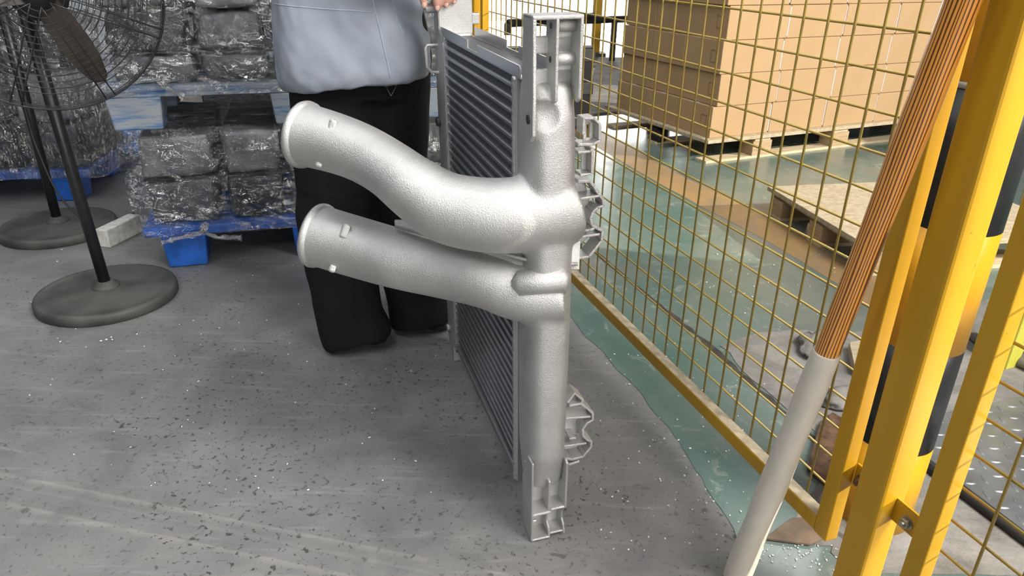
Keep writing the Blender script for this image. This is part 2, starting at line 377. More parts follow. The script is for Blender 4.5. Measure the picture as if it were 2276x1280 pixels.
# ================================================================ CHARGE AIR COOLER (held upright on its foot)
A = (FW*1606.75-RT*529+UP*760).normalized(); Z = -(FW*1606.75+RT*14-UP*3386).normalized(); Z = (Z-A*A.dot(Z)).normalized(); B = A.cross(Z)
RO = V((.088, 1.14, .003))
RM = Matrix(((B.x, A.x, Z.x, RO.x), (B.y, A.y, Z.y, RO.y), (B.z, A.z, Z.z, RO.z), (0, 0, 0, 1))); RI = RM.inverted()
cooler = thing('charge_air_cooler', None, 'large silver cast aluminium charge air cooler with two thick pipes, stood upright on the floor', 'radiator', mat=RM)
def lp(x, y, yy):      # photo pixel on the cooler's plane local y = yy
    return RI @ on_plane(x, y, A, RO+A*yy)
def ld(x, y, d): return RI @ at_depth(x, y, d)
# --- cast end tank with both pipes, melted into one casting
UPP = [((674, 299), 70, 1.33), ((741, 317), 67, 1.31), ((805, 341), 65, 1.29), ((867, 377), 65.5, 1.27), ((925, 421), 72, 1.255), ((995, 463), 80, 1.245), ((1088, 479), 84, 1.235), ((1175, 476), 86, 1.237), ((1238, 467), 84, 1.24), ((1262, 462), 80, 1.241), ((1276, 458), 66, 1.243)]
LOW = [((705, 523), 68.5, 1.42), ((782, 546), 68.5, 1.40), ((884, 575), 67.5, 1.37), ((988, 600), 64.5, 1.345), ((1078, 621), 64.5, 1.318), ((1140, 641), 68, 1.308), ((1195, 652), 68, 1.305), ((1250, 650), 60, 1.305)]
def dense(L, k=4):
    out = []
    n_ = len(L)
    def cr(p0, p1, p2, p3, t): return .5*((2*p1)+(p2-p0)*t+(2*p0-5*p1+4*p2-p3)*t*t+(3*p1-p0-3*p2+p3)*t**3)
    for i in range(n_-1):
        a_, b_, c_, d_ = L[max(i-1, 0)], L[i], L[i+1], L[min(i+2, n_-1)]
        for j in range(k):
            t = j/k; out.append(((cr(a_[0][0], b_[0][0], c_[0][0], d_[0][0], t), cr(a_[0][1], b_[0][1], c_[0][1], d_[0][1], t)), cr(a_[1], b_[1], c_[1], d_[1], t), cr(a_[2], b_[2], c_[2], d_[2], t)))
    out.append(L[-1]); return out
def pipe_pts(L):
    D = dense(L); P = [ld(p[0][0], p[0][1], p[2]) for p in D]; R_ = [p[1]/FPX*p[2] for p in D]
    return P, R_
bm = nb()
upP, upR = pipe_pts(UPP); loP, loR = pipe_pts(LOW)
# depth (side) radius shrinks from round at the mouth to the tank's thickness
def radii(R_, t0, side):
    n_ = len(R_); out = []
    for i, r in enumerate(R_):
        t = max(0, (i/(n_-1)-t0)/(1-t0)); out.append((r*(1-t)+side*t, r))
    return out
tube(bm, upP, radii(upR, .45, .058), 40); tube(bm, loP, radii(loR, .5, .060), 40)
tank = [(.115, .032, .040, .060), (.13, .036, .043, .058), (.20, .039, .058, .060), (.45, .041, .060, .060), (.60, .041, .060, .060), (.78, .041, .060, .060), (.86, .0395, .056, .062), (.905, .037, .048, .066), (.915, .034, .040, .07)]
loft(bm, [selli(-.002, cy, z, rx, ry, 36, 3.2) for (z, rx, ry, cy) in tank])
# raised pads on the collectors
def pad(px0, px1, d0, d1, r):
    P = [ld(*px0, d0), ld(*px1, d1)]; tube(bm, [P[0]+(P[0]-P[1]).normalized()*r*.5, P[0], P[1], P[1]+(P[1]-P[0]).normalized()*r*.5], [(r*.3, r*.3), (r, r), (r, r), (r*.3, r*.3)], 12)
cast = fused(bm, .0032, 34, .6)
# scoop beside the ear
sc_c = RI @ on_plane(1216, 262, A, RO)
for v in cast.vertices:
    d2 = ((v.co.x-sc_c.x)**2+(v.co.z-sc_c.z)**2)**.5
    if v.co.y < .05 and d2 < .025: v.co.y += .012*(1-(d2/.025)**2)
# split the casting into tank and pipes, keeping the smooth normals across the joints
def seg_dist(p, P): return min((p-q).length for q in P)
nrm = [v.normal.copy() for v in cast.vertices]
co = [v.co.copy() for v in cast.vertices]
groups = {'tank_casting': [], 'inlet_pipe': [], 'outlet_pipe': []}
for f in cast.polygons:
    c = f.center
    if c.x > -.048: groups['tank_casting'].append(f)
    else: groups['inlet_pipe' if seg_dist(c, upP[::3])/.06 < seg_dist(c, loP[::3])/.056 else 'outlet_pipe'].append(f)
parts = {}
for gname, fs in groups.items():
    idx = {}; vv = []; ff = []
    for f in fs:
        q = []
        for i in f.vertices:
            if i not in idx: idx[i] = len(vv); vv.append(i)
            q.append(idx[i])
        ff.append(q)
    me = bpy.data.meshes.new(gname); me.from_pydata([co[i] for i in vv], [], ff); me.update()
    o = mobj(gname, me, M['cast'], cooler); me.normals_split_custom_set_from_vertices([nrm[i] for i in vv]); parts[gname] = o
bpy.data.meshes.remove(cast)
parts['inlet_pipe']['label'] = 'upper bent cast pipe'; parts['outlet_pipe']['label'] = 'lower straight cast pipe'
for pn, P, R_, bosses in (('inlet_pipe', upP, upR, ((738, 280, 1.262, 10), (709, 364, 1.285, 6))), ('outlet_pipe', loP, loR, ((767, 513, 1.345, 10), (739, 597, 1.368, 6)))):
    d = (P[0]-P[1]).normalized(); r = R_[0]
    bm = nb(); tube(bm, [P[0]-d*.012, P[0]-d*.009, P[0]-d*.003, P[0]+d*.002, P[0]+d*.003, P[0]+d*.001], [r*.97, r*1.055, r*1.075, r*1.05, r*.97, r*.9], 48, cap=False)
    tube(bm, [P[0]+d*.001, P[0]-d*.03], [r*.9, r*.88], 48, cap=False)
    obj('mouth_bead', bm, M['cast'], parts[pn], smooth=True)
    for (x, y, dp, s_) in bosses:
        q = ld(x, y, dp); px = dp/FPX
        e1 = (RI.to_3x3() @ (RT*.93+UP*-.35)).normalized(); e3 = (RI.to_3x3() @ (-ray(x, y))).normalized(); e2 = e3.cross(e1)
        bm = nb(); Mx = Matrix((( e1.x, e2.x, e3.x, q.x), (e1.y, e2.y, e3.y, q.y), (e1.z, e2.z, e3.z, q.z), (0, 0, 0, 1)))
        if s_ == 10: box(bm, (-9*px, -18*px, -.014), (9*px, 16*px, .007), Mx)
        else: box(bm, (-8*px, -9*px, -.016), (8*px, 9*px, .006), Mx)
        for v in bm.verts[4:]: pass
        obj('boss', bm, M['cast'], parts[pn], bevel=.004)
bm = nb()
pad((1152, 630), (1254, 622), 1.2555, 1.2535, .0235); obj('raised_pad', bm, M['cast'], parts['outlet_pipe'], smooth=True)
# web between the pipes
bm = nb(); poly = [ld(x, y, 1.262+.09*max(0, (1180-x)/300)) for x, y in ((876, 488), (930, 488), (985, 515), (1080, 545), (1290, 535), (1288, 600), (1180, 598), (1000, 552), (878, 516))]
prism(bm, poly, RI.to_3x3() @ (FW*.012)); obj('web', bm, M['cast'], cooler, bevel=.002)
bm = nb(); tube(bm, [ld(x, y, 1.255+.09*max(0, (1180-x)/300)) for x, y in ((880, 503), (1000, 533), (1100, 558), (1180, 580), (1235, 586), (1284, 587))], .0035, 8); obj('parting_line', bm, M['cast'], cooler, smooth=True)
# --- top bracket (open ribbed frame)
def cpart(name, bm, mat='cast', bevel=.0022, parent=cooler, label=None):
    o = obj(name, bm, M[mat], parent, bevel=bevel)
    if label: o['label'] = label
    return o
bm = nb(); box(bm, (-.041, .036, .905), (.030, .044, .934)); box(bm, (-.041, .036, .957), (.030, .044, .983)); box(bm, (-.008, .036, .905), (.030, .044, 1.008))
tb = cpart('top_bracket', bm)
bm = nb(); prism(bm, [(-.047, 0, 1.010), (-.047, .006, 1.016), (-.047, .05, 1.016), (-.047, .055, .92), (-.047, .05, .865), (-.047, .03, .838), (-.047, .008, .828), (-.047, -.002, .84), (-.047, -.003, .90)], (.0065, 0, 0)); cpart('side_ear', bm, parent=tb)
bm = nb(); tube(bm, [(-.049, .018, .862), (-.0385, .018, .862)], .0075, 14); cpart('ear_hole', bm, 'darkcast', 0, tb)
bm = nb(); box(bm, (-.047, 0, 1.009), (.034, .046, 1.016)); cpart('top_wall', bm, parent=tb)
bm = nb(); prism(bm, [(.028, 0, 1.012), (.028, .046, 1.014), (.028, .046, .895), (.028, .01, .885), (.028, 0, .892)], (.006, 0, 0)); cpart('side_wall', bm, parent=tb)
bm = nb(); prism(bm, [(-.0105, 0, 1.012), (-.0105, .046, 1.012), (-.0105, .046, .9), (-.0105, .012, .885), (-.0105, 0, .890)], (.0055, 0, 0)); cpart('rib', bm, parent=tb)
for zc in (.999, .950):
    bm = nb(); tube(bm, [(-.006, .024, zc), (.029, .024, zc)], .0095, 20); obj('cross_boss', bm, M['cast'], tb, smooth=True)
    bm = nb(); tube(bm, [(-.0112, .024, zc), (-.0100, .024, zc)], .005, 12); obj('bolt_hole', bm, M['darkcast'], tb)
# --- foot bracket
bm = nb(); box(bm, (-.041, .040, .0), (.034, .048, .17)); box(bm, (-.041, .040, .11), (.034, .055, .17)); fb = cpart('foot_bracket', bm)
bm = nb(); prism(bm, [(-.042, 0, 0), (-.042, .055, 0.004), (-.042, .062, .13), (-.042, .03, .2), (-.042, -.001, .2), (-.042, -.001, .07)], (.005, 0, 0)); cpart('rib', bm, parent=fb)
bm = nb(); prism(bm, [(.030, .002, .07), (.030, .048, .07), (.030, .048, .18), (.030, .01, .19), (.030, 0, .185)], (.005, 0, 0)); cpart('rib', bm, parent=fb)
bm = nb(); prism(bm, [(-.005, .003, .072), (-.005, .048, .072), (-.005, .048, .15), (-.005, .003, .145)], (.005, 0, 0)); cpart('rib', bm, parent=fb)
bm = nb(); box(bm, (-.041, -.001, .066), (.000, .048, .072)); box(bm, (0, .003, .069), (.034, .048, .074)); cpart('shelf', bm, parent=fb)
bm = nb(); box(bm, (-.041, 0, 0), (.000, .05, .005)); box(bm, (0, .004, .005), (.034, .05, .010)); cpart('sole', bm, parent=fb)
for xx in (-.004, .0285):
    bm = nb(); prism(bm, [(xx, 0, .004), (xx, .048, .004), (xx, .048, .068), (xx, .004, .068), (xx, .016, .050), (xx, .018, .032), (xx, .006, .022)], (.0045, 0, 0)); cpart('curved_rib', bm, parent=fb)
bm = nb(); tube(bm, [(-.037, .006, .050), (-.030, .006, .050)], .0035, 10); cpart('pin', bm, bevel=0, parent=fb)
# --- brackets on the right-hand side, drawn as ribs and walls with real depth
def side_bracket(walls, plate, y0, y1, ribs):
    bm = nb(); P = [lp(x, y, y1) for x, y in plate]; prism(bm, [(p.x, y1-.004, p.z) for p in P], (0, .004, 0)); o = cpart('side_bracket', bm)
    for path in walls:
        P = [lp(x, y, y0) for x, y in path]; bm = nb(); ribbon(bm, [(p.x, p.z) for p in P], .0055, y0, y1); cpart('wall', bm, bevel=.0012, parent=o)
    for path in ribs:
        P = [lp(x, y, y0) for x, y in path]; bm = nb(); ribbon(bm, [(p.x, p.z) for p in P], .0045, y0, y1); cpart('rib', bm, bevel=.0012, parent=o)
    return o
side_bracket([[(1285, 404), (1312, 403), (1322, 415), (1331, 430), (1341, 444), (1342, 458), (1330, 462), (1319, 472), (1314, 486), (1317, 500), (1328, 508), (1340, 514), (1338, 536), (1310, 571), (1280, 576)]],
             [(1270, 400), (1298, 404), (1310, 440), (1300, 470), (1300, 500), (1312, 520), (1270, 560)], .030, .066, [[(1280, 444), (1333, 436)], [(1280, 529), (1334, 521)], [(1280, 515), (1312, 512), (1322, 507)]])
side_bracket([[(1285, 322), (1320, 321), (1334, 312), (1334, 276)], [(1318, 331), (1317, 386), (1290, 390)], [(1298, 300), (1299, 264), (1322, 263)]],
             [(1290, 330), (1305, 330), (1305, 385), (1290, 385)], .030, .058, [[(1285, 340), (1312, 337), (1317, 331)], [(1322, 264), (1334, 276)]])
bm = nb()
for (a0, b0, a1, b1) in ((1298, 268, 1303, 314), (1312, 268, 1317, 314), (1298, 266, 1317, 273), (1298, 307, 1317, 315)):
    p, q = lp(a0, b0, .05), lp(a1, b1, .05); box(bm, (min(p.x, q.x), .05, min(p.z, q.z)), (max(p.x, q.x), .055, max(p.z, q.z)))
cpart('slotted_lug', bm, bevel=.001)
side_bracket([[(1262, 896), (1278, 875), (1296, 889), (1293, 897)], [(1266, 903), (1292, 898), (1306, 908), (1318, 919), (1318, 934), (1305, 942), (1296, 955), (1297, 970), (1306, 978), (1315, 982), (1314, 994), (1304, 1006), (1296, 1016), (1272, 1022), (1252, 1018)], [(1264, 1034), (1288, 1026)]],
             [(1250, 905), (1280, 904), (1290, 935), (1280, 960), (1290, 990), (1275, 1018), (1250, 1010)], .030, .066, [[(1258, 931), (1313, 927)], [(1246, 994), (1304, 986)], [(1266, 976), (1281, 974)]])
# --- core
bm = nb(); box(bm, (-.030, .138, .066), (.030, .705, .914)); obj('fin_pack', bm, M['fin'], cooler)
bm = nb()
def rbox(bm, x, z, y0, y1):
    prof = [(-x, -z*.45), (-x*.985, -z*.85), (-x*.95, -z), (x*.95, -z), (x, -z*.45), (x, z*.45), (x*.95, z), (-x*.95, z), (-x*.985, z*.85), (-x, z*.45)]
    prism(bm, [(px_, y0, pz_) for px_, pz_ in prof], (0, y1-y0, 0))
rbox(bm, .0365, .0042, .132, .708)
t0 = obj('core_tube', bm, M['tube'], cooler); t0.location.z = .892; tm = t0.data
NT = 35
for k in range(1, NT): share('core_tube', tm, cooler, (0, 0, .892-k*(.892-.117)/(NT-1)))
bm = nb(); box(bm, (-.0365, .125, .062), (.0365, .70, .088)); cpart('bottom_plate', bm, 'sheet', .002)
bm = nb(); prism(bm, [(-.0365, .125, .05), (-.0365, .34, .05), (-.0365, .36, .064), (-.0365, .50, .064), (-.0365, .51, .056), (-.0365, .70, .056), (-.0365, .70, .075), (-.0365, .125, .075)], (.002, 0, 0)); cpart('bottom_flange', bm, 'sheet', 0)
# weld bead beside the tank
pts = [(-.0355, .130, .06+i*(.850/170)) for i in range(171)]
bm = nb(); tube(bm, pts, [(.0058+.0010*math.sin(i*2.1), .0082+.0010*math.sin(i*2.1)) for i in range(171)], 8); obj('weld_bead', bm, M['weld'], cooler, smooth=True)
bm = nb(); box(bm, (-.0365, .118, .06), (.0365, .136, .912)); cpart('header_plate', bm, 'sheet', .002)
# --- channel on top
bm = nb(); box(bm, (-.036, .098, .910), (.036, .775, .9125)); ch = cpart('top_channel', bm, 'sheet', 0)
bm = nb(); prism(bm, [(-.036, .098, .911), (-.036, .098, .926), (-.036, .103, .931), (-.036, .385, .931), (-.036, .385, .9165), (-.036, .468, .9165), (-.036, .468, .933), (-.036, .755, .933), (-.036, .775, .911)][::-1], (.0016, 0, 0)); cpart('notched_flange', bm, 'sheet', 0, ch)
bm = nb(); prism(bm, [(.034, .098, .911), (.034, .098, .933), (.034, .335, .933), (.034, .335, .9205), (.034, .418, .9205), (.034, .418, .935), (.034, .69, .935), (.034, .69, .911)][::-1], (.0016, 0, 0)); cpart('notched_flange', bm, 'sheet', 0, ch)
# --- far end tank, its bracket, foot and lugs
bm = nb(); loft(bm, [selli(0, .765, z, rx, ry, 28, 5) for z, rx, ry in ((.052, .038, .05), (.06, .042, .056), (.9, .042, .056), (.918, .040, .05))]); far = obj('far_tank', bm, M['cast'], cooler, smooth=False, bevel=.004)
bm = nb(); box(bm, (-.038, .702, .06), (.038, .722, .912)); cpart('header_plate', bm, 'sheet', .002)
pts = [(-.0385, .706, .07+i*(.83/60)) for i in range(61)]
bm = nb(); tube(bm, pts, [(.003+.0012*math.sin(i*2.1),)*2 for i in range(61)], 7); obj('weld_bead', bm, M['weld'], cooler, smooth=True)
bm = nb(); box(bm, (-.043, .742, .915), (.043, .752, 1.03)); box(bm, (-.043, .742, .915), (-.036, .79, 1.03)); box(bm, (-.043, .742, 1.022), (.043, .79, 1.03)); cpart('rear_bracket', bm, parent=far)
bm = nb(); box(bm, (.044, .755, .934), (.064, .775, .960)); cpart('lug', bm, parent=far)
bm = nb(); tube(bm, [(-.040, .77, .972), (-.066, .77, .972)], .011, 14); cpart('peg', bm, bevel=0, parent=far)
bm = nb(); tube(bm, [(-.042, .76, .889), (-.068, .76, .889), (-.072, .76, .882), (-.070, .76, .838), (-.060, .76, .826), (-.042, .76, .824)], [(.003, .004)]*6, 8); cpart('loop_bracket', bm, bevel=0, parent=far)
bm = nb(); box(bm, (-.040, .748, -.002), (-.010, .755, .07)); box(bm, (-.040, .748, -.002), (-.036, .80, .07)); cpart('far_foot', bm, parent=far)
bm = nb(); box(bm, (-.031, .7465, .028), (-.022, .7478, .046)); cpart('foot_slot', bm, 'darkcast', .001, far)
bm = nb(); tube(bm, [(-.042, .775, .70), (-.052, .775, .70)], .012, 12); cpart('fitting', bm, 'darkcast', .002, far)
bm = nb(); tube(bm, [(-.042, .775, .10), (-.050, .775, .10)], .010, 12); cpart('fitting', bm, 'cast', .002, far)
# ================================================================ FENCE
P0 = V((.410682, 1.539528, 0)); FYAW = -1.2392
FM = Matrix.Translation(P0) @ Matrix.Rotation(FYAW, 4, 'Z')
def fw(i, off, z): return FM @ V((i, off, z))
ZW0 = 1.007426   # height of one horizontal wire; the mesh is 60 mm square
ZTOP = 1.95
def fence_panel(label, i0, i1, wi, flip=False, rail_tex=True):
    """frame tubes from i0 to i1 (outer edges); wires at indices wi"""
    t = thing('mesh_fence_panel', None, label, 'fence', 'yellow welded mesh fence', mat=FM)
    zb = .150
    for (a, b) in ((i0, i0+.031), (i1-.031, i1)):
        bm = nb(); box(bm, (a, -.030, zb), (b, -.003, ZTOP)); obj('frame_post', bm, M['yellow'], t, bevel=.002)
    bm = nb(); box(bm, (i0+.031, -.030, zb+.002), (i1-.031, -.003, zb+.033)); obj('bottom_rail', bm, M['yellow'], t, bevel=.002)
    bm = nb(); box(bm, (i0+.031, -.0285, zb+.033), (i1-.031, -.0045, zb+.0338)); obj('rail_dust', bm, M['railtop'], t)
    bm = nb(); box(bm, (i0+.031, -.030, ZTOP-.031), (i1-.031, -.003, ZTOP)); obj('top_rail', bm, M['yellow'], t, bevel=.002)
    bm = nb(); tube(bm, [(0, 0, zb+.01), (0, 0, ZTOP-.01)], .0023, 7); me = None
    for k in wi:
        if me is None: o = obj('vertical_wire', bm, M['wire'], t, smooth=True); me = o.data; o.location = (k*.06, -.0005, 0)
        else: share('vertical_wire', me, t, (k*.06, -.0005, 0))
    bm = nb(); tube(bm, [(i0+.012, 0, 0), (i1-.014, 0, 0)], .0023, 7); me = None
    j = 13
    while ZW0-.06*j < ZTOP-.03:
        if me is None: o = obj('horizontal_wire', bm, M['wire'], t, smooth=True); me = o.data; o.location = (0, .0035, ZW0-.06*j)
        else: share('horizontal_wire', me, t, (0, .0035, ZW0-.06*j))
        j -= 1
    return t
I1A, I1B = -1.62, .572
fence_panel('long yellow mesh fence panel running behind the cooler and the leaning pole', I1A, I1B, range(-26, 9))
fence_panel('yellow mesh fence panel at the right edge, beside the tread plate', .722, 2.2, [13.43+k for k in range(23)])
def square_post(label, i, off0, off1, wd, ztop=2.1):
    t = thing('fence_post', None, label, 'post', 'yellow square fence posts', mat=FM)
    bm = nb(); box(bm, (i, off0, .008), (i+wd, off1, ztop)); obj('shaft', bm, M['yellow'], t, bevel=.005)
    bm = nb(); box(bm, (i-.05, off0-.05, 0), (i+wd+.05, off1+.05, .008)); obj('base_plate', bm, M['yellow'], t, bevel=.002)
    bm = nb(); box(bm, (i, off0, ztop), (i+wd, off1, ztop+.004)); obj('cap', bm, M['yellow'], t)
    return t
mp = square_post('thick yellow square post between the two mesh fence panels', .606, -.033, .018, .054)
square_post('yellow square post at the far end of the fence, rising beside the person\'s hand', -1.72, -.045, .010, .054)
def bracket(i0, i1, zc, boltmat, ib):
    bm = nb(); box(bm, (i0, -.0015, zc-.022), (i1, .0025, zc+.022)); b_ = obj('fixing_plate', bm, M['yellow'], mp, bevel=.0008)
    bm = nb(); tube(bm, [(ib, -.0015, zc-.004), (ib, -.0035, zc-.004)], .0115, 18); obj('washer', bm, M[boltmat], b_)
    bm = nb(); tube(bm, [(ib, -.0035, zc-.004), (ib, -.011, zc-.004)], .0085, 6); obj('bolt_head', bm, M[boltmat], b_, bevel=.001)
    bm = nb(); tube(bm, [(ib, -.011, zc-.004), (ib, -.015, zc-.004)], .0045, 10); obj('bolt_end', bm, M[boltmat], b_)
bracket(.655, .7225, .294, 'steel', .688); bracket(.571, .608, .296, 'rustbolt', .588)
# ================================================================ LEANING HANDLE
b0 = fw(.487, -.130, .012); b1 = fw(.599, -.066, 1.056); dirn = (b1-b0).normalized()
L0 = (b1-b0).length
q = dirn.to_track_quat('Z', 'Y'); HM = Matrix.Translation(b0-dirn*.004) @ q.to_matrix().to_4x4()
hd = thing('leaning_pole', None, 'varnished striped wooden pole with a pale lower sleeve leaning against the fence', 'pole', mat=HM)
def wob(z): return (.0035*math.sin(z*5), .0025*math.cos(z*4))
LJ = None
# joint height where the sleeve ends (photo row 775)
best = min(range(0, 1000), key=lambda k: abs((lambda P: (640-FPX*((P-CAM).dot(UP))/((P-CAM).dot(FW))))(b0+dirn*(L0*k/1000))-778))
LJ = L0*best/1000
bm = nb(); zs = [LJ*k/16 for k in range(17)]
tube(bm, [(wob(z)[0], wob(z)[1], z) for z in zs], [.0255-.0035*z/LJ+.0008*math.sin(z*31) for z in zs], 26); obj('sleeve', bm, M['sleeve'], hd, smooth=True, bevel=.001)
LT = L0+.42; zs = [LJ-.08+(LT-LJ+.08)*k/24 for k in range(25)]
bm = nb(); tube(bm, [(wob(z)[0], wob(z)[1], z) for z in zs], [.0185+.0058*(z-LJ)/(LT-LJ)+.0006*math.sin(z*23) for z in zs], 26); obj('pine_shaft', bm, M['pine'], hd, smooth=True)
# ================================================================ BOLLARD
rr = .076
p = gnd(2015, 1187); vd = V((p.x, p.y, 0)).normalized(); left = V((-vd.y, vd.x, 0)); bc = V((p.x, p.y, 0))+left*rr
bo = thing('bollard', bc, 'round bollard striped yellow and black standing behind the thick yellow post', 'bollard')
def bz(y, x):
    r = ray(x, y); t = (V((bc.x, bc.y, 0))-vd*rr*.3).dot(vd)/r.dot(vd); return CAMH+r.z*t
zb_ = [0, bz(962, 1940), bz(747, 1990), bz(489, 2050), bz(187, 2128), bz(173, 2130), 1.3]
for k, mt in enumerate(('amber', 'black_paint', 'amber', 'black_paint', 'reflect', 'amber')):
    bm = nb(); e_ = .0008 if mt == 'reflect' else 0; tube(bm, [(0, 0, zb_[k]), (0, 0, zb_[k+1])], rr+e_, 36); o = obj('band', bm, M[mt], bo, smooth=False)
    for pl in o.data.polygons: pl.use_smooth = len(pl.vertices) == 4
    o['label'] = {'amber': 'yellow band', 'black_paint': 'black band', 'reflect': 'grey band'}[mt]
bm = nb(); bmesh.ops.create_uvsphere(bm, u_segments=24, v_segments=12, radius=rr, matrix=Matrix.Translation((0, 0, 1.3)) @ Matrix.Diagonal((1, 1, .4, 1))); obj('cap', bm, M['amber'], bo, smooth=True)
bm = nb(); loft(bm, [selli(0, 0, z, r+.006*noise.noise(V((z*50, r*40, 0))), r, 24) for z, r in ((0.003, .108), (.012, .102), (.022, .086), (.026, .07))]); obj('grout_collar', bm, M['rough'], bo)
# ================================================================ YELLOW-GREEN POST, TREAD PLATE, RUBBER STRIP, CONCRETE KERB
p = gnd(2172, 792); Gz = 1.0
gp = thing('square_post', (p.x, p.y, 0), 'yellow-green square post with a pale cap behind the right fence panel', 'post', rz=FYAW+.1)
r = ray(2262, 372); tt = V((p.x, p.y, 0)).length/V((r.x, r.y, 0)).length; gh = CAMH+r.z*tt
bm = nb(); box(bm, (-.02, 0, 0), (.09, .11, gh-.10)); obj('shaft', bm, M['olive'], gp, bevel=.004)
bm = nb(); box(bm, (-.023, -.003, gh-.10), (.093, .113, gh)); obj('cap', bm, M['ply'], gp, bevel=.004)
# tread plate
tp = [gnd(2062, 1040), gnd(2276, 1205)]; ax = (tp[1]-tp[0]).normalized(); ay = V((-ax.y, ax.x, 0))
if ay.x < 0 and ay.y < 0: ay = -ay
TM = Matrix(((ax.x, ay.x, 0, tp[0].x), (ax.y, ay.y, 0, tp[0].y), (0, 0, 1, 0.004), (0, 0, 0, 1)))
tr = thing('tread_plate', None, 'grey steel tread plate lying on the floor behind the right fence panel', 'plate', mat=TM)
PL, PW = .95, .62
bm = nb(); box(bm, (-.16, .02, 0), (PL, PW, .006)); obj('plate', bm, M['tread'], tr, bevel=.002)
bm = nb()
for r_ in range(int(PW/.042)-1):
    for c_ in range(int(PL/.042)+2):
        x, y = -.13+c_*.042, .04+r_*.042; an = (math.pi/4 if (r_+c_) % 2 else -math.pi/4)+.4
        base = []; ca, sa = math.cos(an), math.sin(an)
        for k in range(8):
            t = 2*math.pi*k/8; px_, py_ = math.cos(t)*.017, math.sin(t)*.0062; base.append(bm.verts.new((x+px_*ca-py_*sa, y+px_*sa+py_*ca, .0058)))
        topv = []
        for k in range(8):
            t = 2*math.pi*k/8; px_, py_ = math.cos(t)*.011, math.sin(t)*.0032; topv.append(bm.verts.new((x+px_*ca-py_*sa, y+px_*sa+py_*ca, .0082)))
        for k in range(8): bm.faces.new((base[k], base[(k+1) % 8], topv[(k+1) % 8], topv[k]))
        bm.faces.new(topv)
o = obj('tread_lugs', bm, M['tread'], tr, smooth=True); o['kind'] = 'stuff'
pts = [TM @ V((x, -.012+.006*math.sin(x*5), .008)) for x in (-.12, .1, .25, .4, .55, .7, .85)]
bm = nb(); tube(bm, pts, .0125, 10); tag(obj('black_hose', bm, M['rubber'], smooth=True), 'black rubber hose lying along the edge of the tread plate', 'hose')
# broken kerb edge and rubble
def rock(bm, c, r, sc, seed):
    n0 = len(bm.verts); bmesh.ops.create_icosphere(bm, subdivisions=3, radius=1, matrix=Matrix.Identity(4)); bm.verts.ensure_lookup_table()
    for v in bm.verts[n0:]:
        k = 1+.55*noise.fractal(v.co*1.3+V((seed, 0, 0)), 1, 2, 4); v.co = V((v.co.x*sc[0], v.co.y*sc[1], v.co.z*sc[2]))*k*r
    zmin = min(v.co.z for v in bm.verts[n0:]); 
    for v in bm.verts[n0:]:
        v.co.z = max(v.co.z, zmin*.55); v.co += V(c)
for (x, y, r, sc, lab) in ((1808, 772, .055, (1.5, .7, .42), 'dark lump of broken concrete on the floor beyond the leaning pole'), (1868, 895, .05, (1.3, .8, .5), 'lump of broken concrete close behind the fence, right of the pole sleeve'), (2262, 806, .08, (1.7, .5, .45), 'rough broken concrete edge above the tread plate')):
    p = gnd(x, y); bm = nb(); rock(bm, (0, 0, 0), r, sc, x); zmin = min(v.co.z for v in bm.verts)
    for v in bm.verts: v.co.z -= zmin
    o = obj('concrete_lump', bm, M['rough'], smooth=True); o.location = (p.x, p.y, .002); o.rotation_euler = (0, 0, random.random()*3); tag(o, lab, 'rubble')
def slab(name, px, z, th, mat, label, cat):
    P = [gnd(*q_, z=z+th) for q_ in px]; c = sum(P, V((0, 0, 0)))/len(P); bm = nb(); prism(bm, [(p.x-c.x, p.y-c.y, 0) for p in P], (0, 0, th)); o = obj(name, bm, mat, bevel=.001); o.location = (c.x, c.y, z); return tag(o, label, cat)
slab('plywood_offcut', ((1888, 760), (1930, 752), (1945, 800), (1900, 815)), .006, .03, M['ply'], 'small pale plywood offcut on the floor beside the bollard', 'board')
slab('steel_offcut', ((1822, 940), (1850, 915), (1876, 930), (1900, 1010), (1880, 1075), (1848, 1085), (1800, 1040), (1795, 1035)), .005, .012, M['rust'], 'dark rusty steel offcut on the floor behind the fence corner', 'scrap')
slab('scrap_board', ((1700, 1195), (1760, 1150), (1828, 1148), (1868, 1180), (1800, 1208)), .004, .006, M['scrap'], 'thin brown scrap board under the fence corner', 'board')
# foam beads scattered over the floor
bm = nb(); random.seed(11)
def bead(p, r):
    n0 = len(bm.verts); bmesh.ops.create_icosphere(bm, subdivisions=1, radius=r, matrix=Matrix.Translation((p.x, p.y, r*.8+.002)) @ Matrix.Rotation(random.random()*6, 4, 'Z') @ Matrix.Diagonal((1+random.random(), 1, .8, 1)))
for _ in range(90):
    x = random.gauss(1790, 60); y = random.gauss(1228, 22)
    if y < 1290: bead(gnd(x, y), random.uniform(.0008, .002))
for _ in range(150): bead(gnd(random.uniform(1330, 1700), random.uniform(760, 1230)), random.uniform(.0008, .0022))
for _ in range(60): bead(gnd(random.uniform(1560, 2000), random.uniform(560, 760)), random.uniform(.001, .003))
for _ in range(110): bead(gnd(random.uniform(60, 980), random.uniform(560, 1100)), random.uniform(.0008, .0022))
for (x, y) in ((225, 760), (237, 757), (250, 757), (248, 752), (305, 745), (135, 762), (222, 720), (138, 557), (128, 583)): bead(gnd(x, y), .0028)
tag(obj('foam_beads', bm, M['foam'], smooth=True), 'tiny white foam beads scattered over the floor', 'foam beads', kind='stuff')
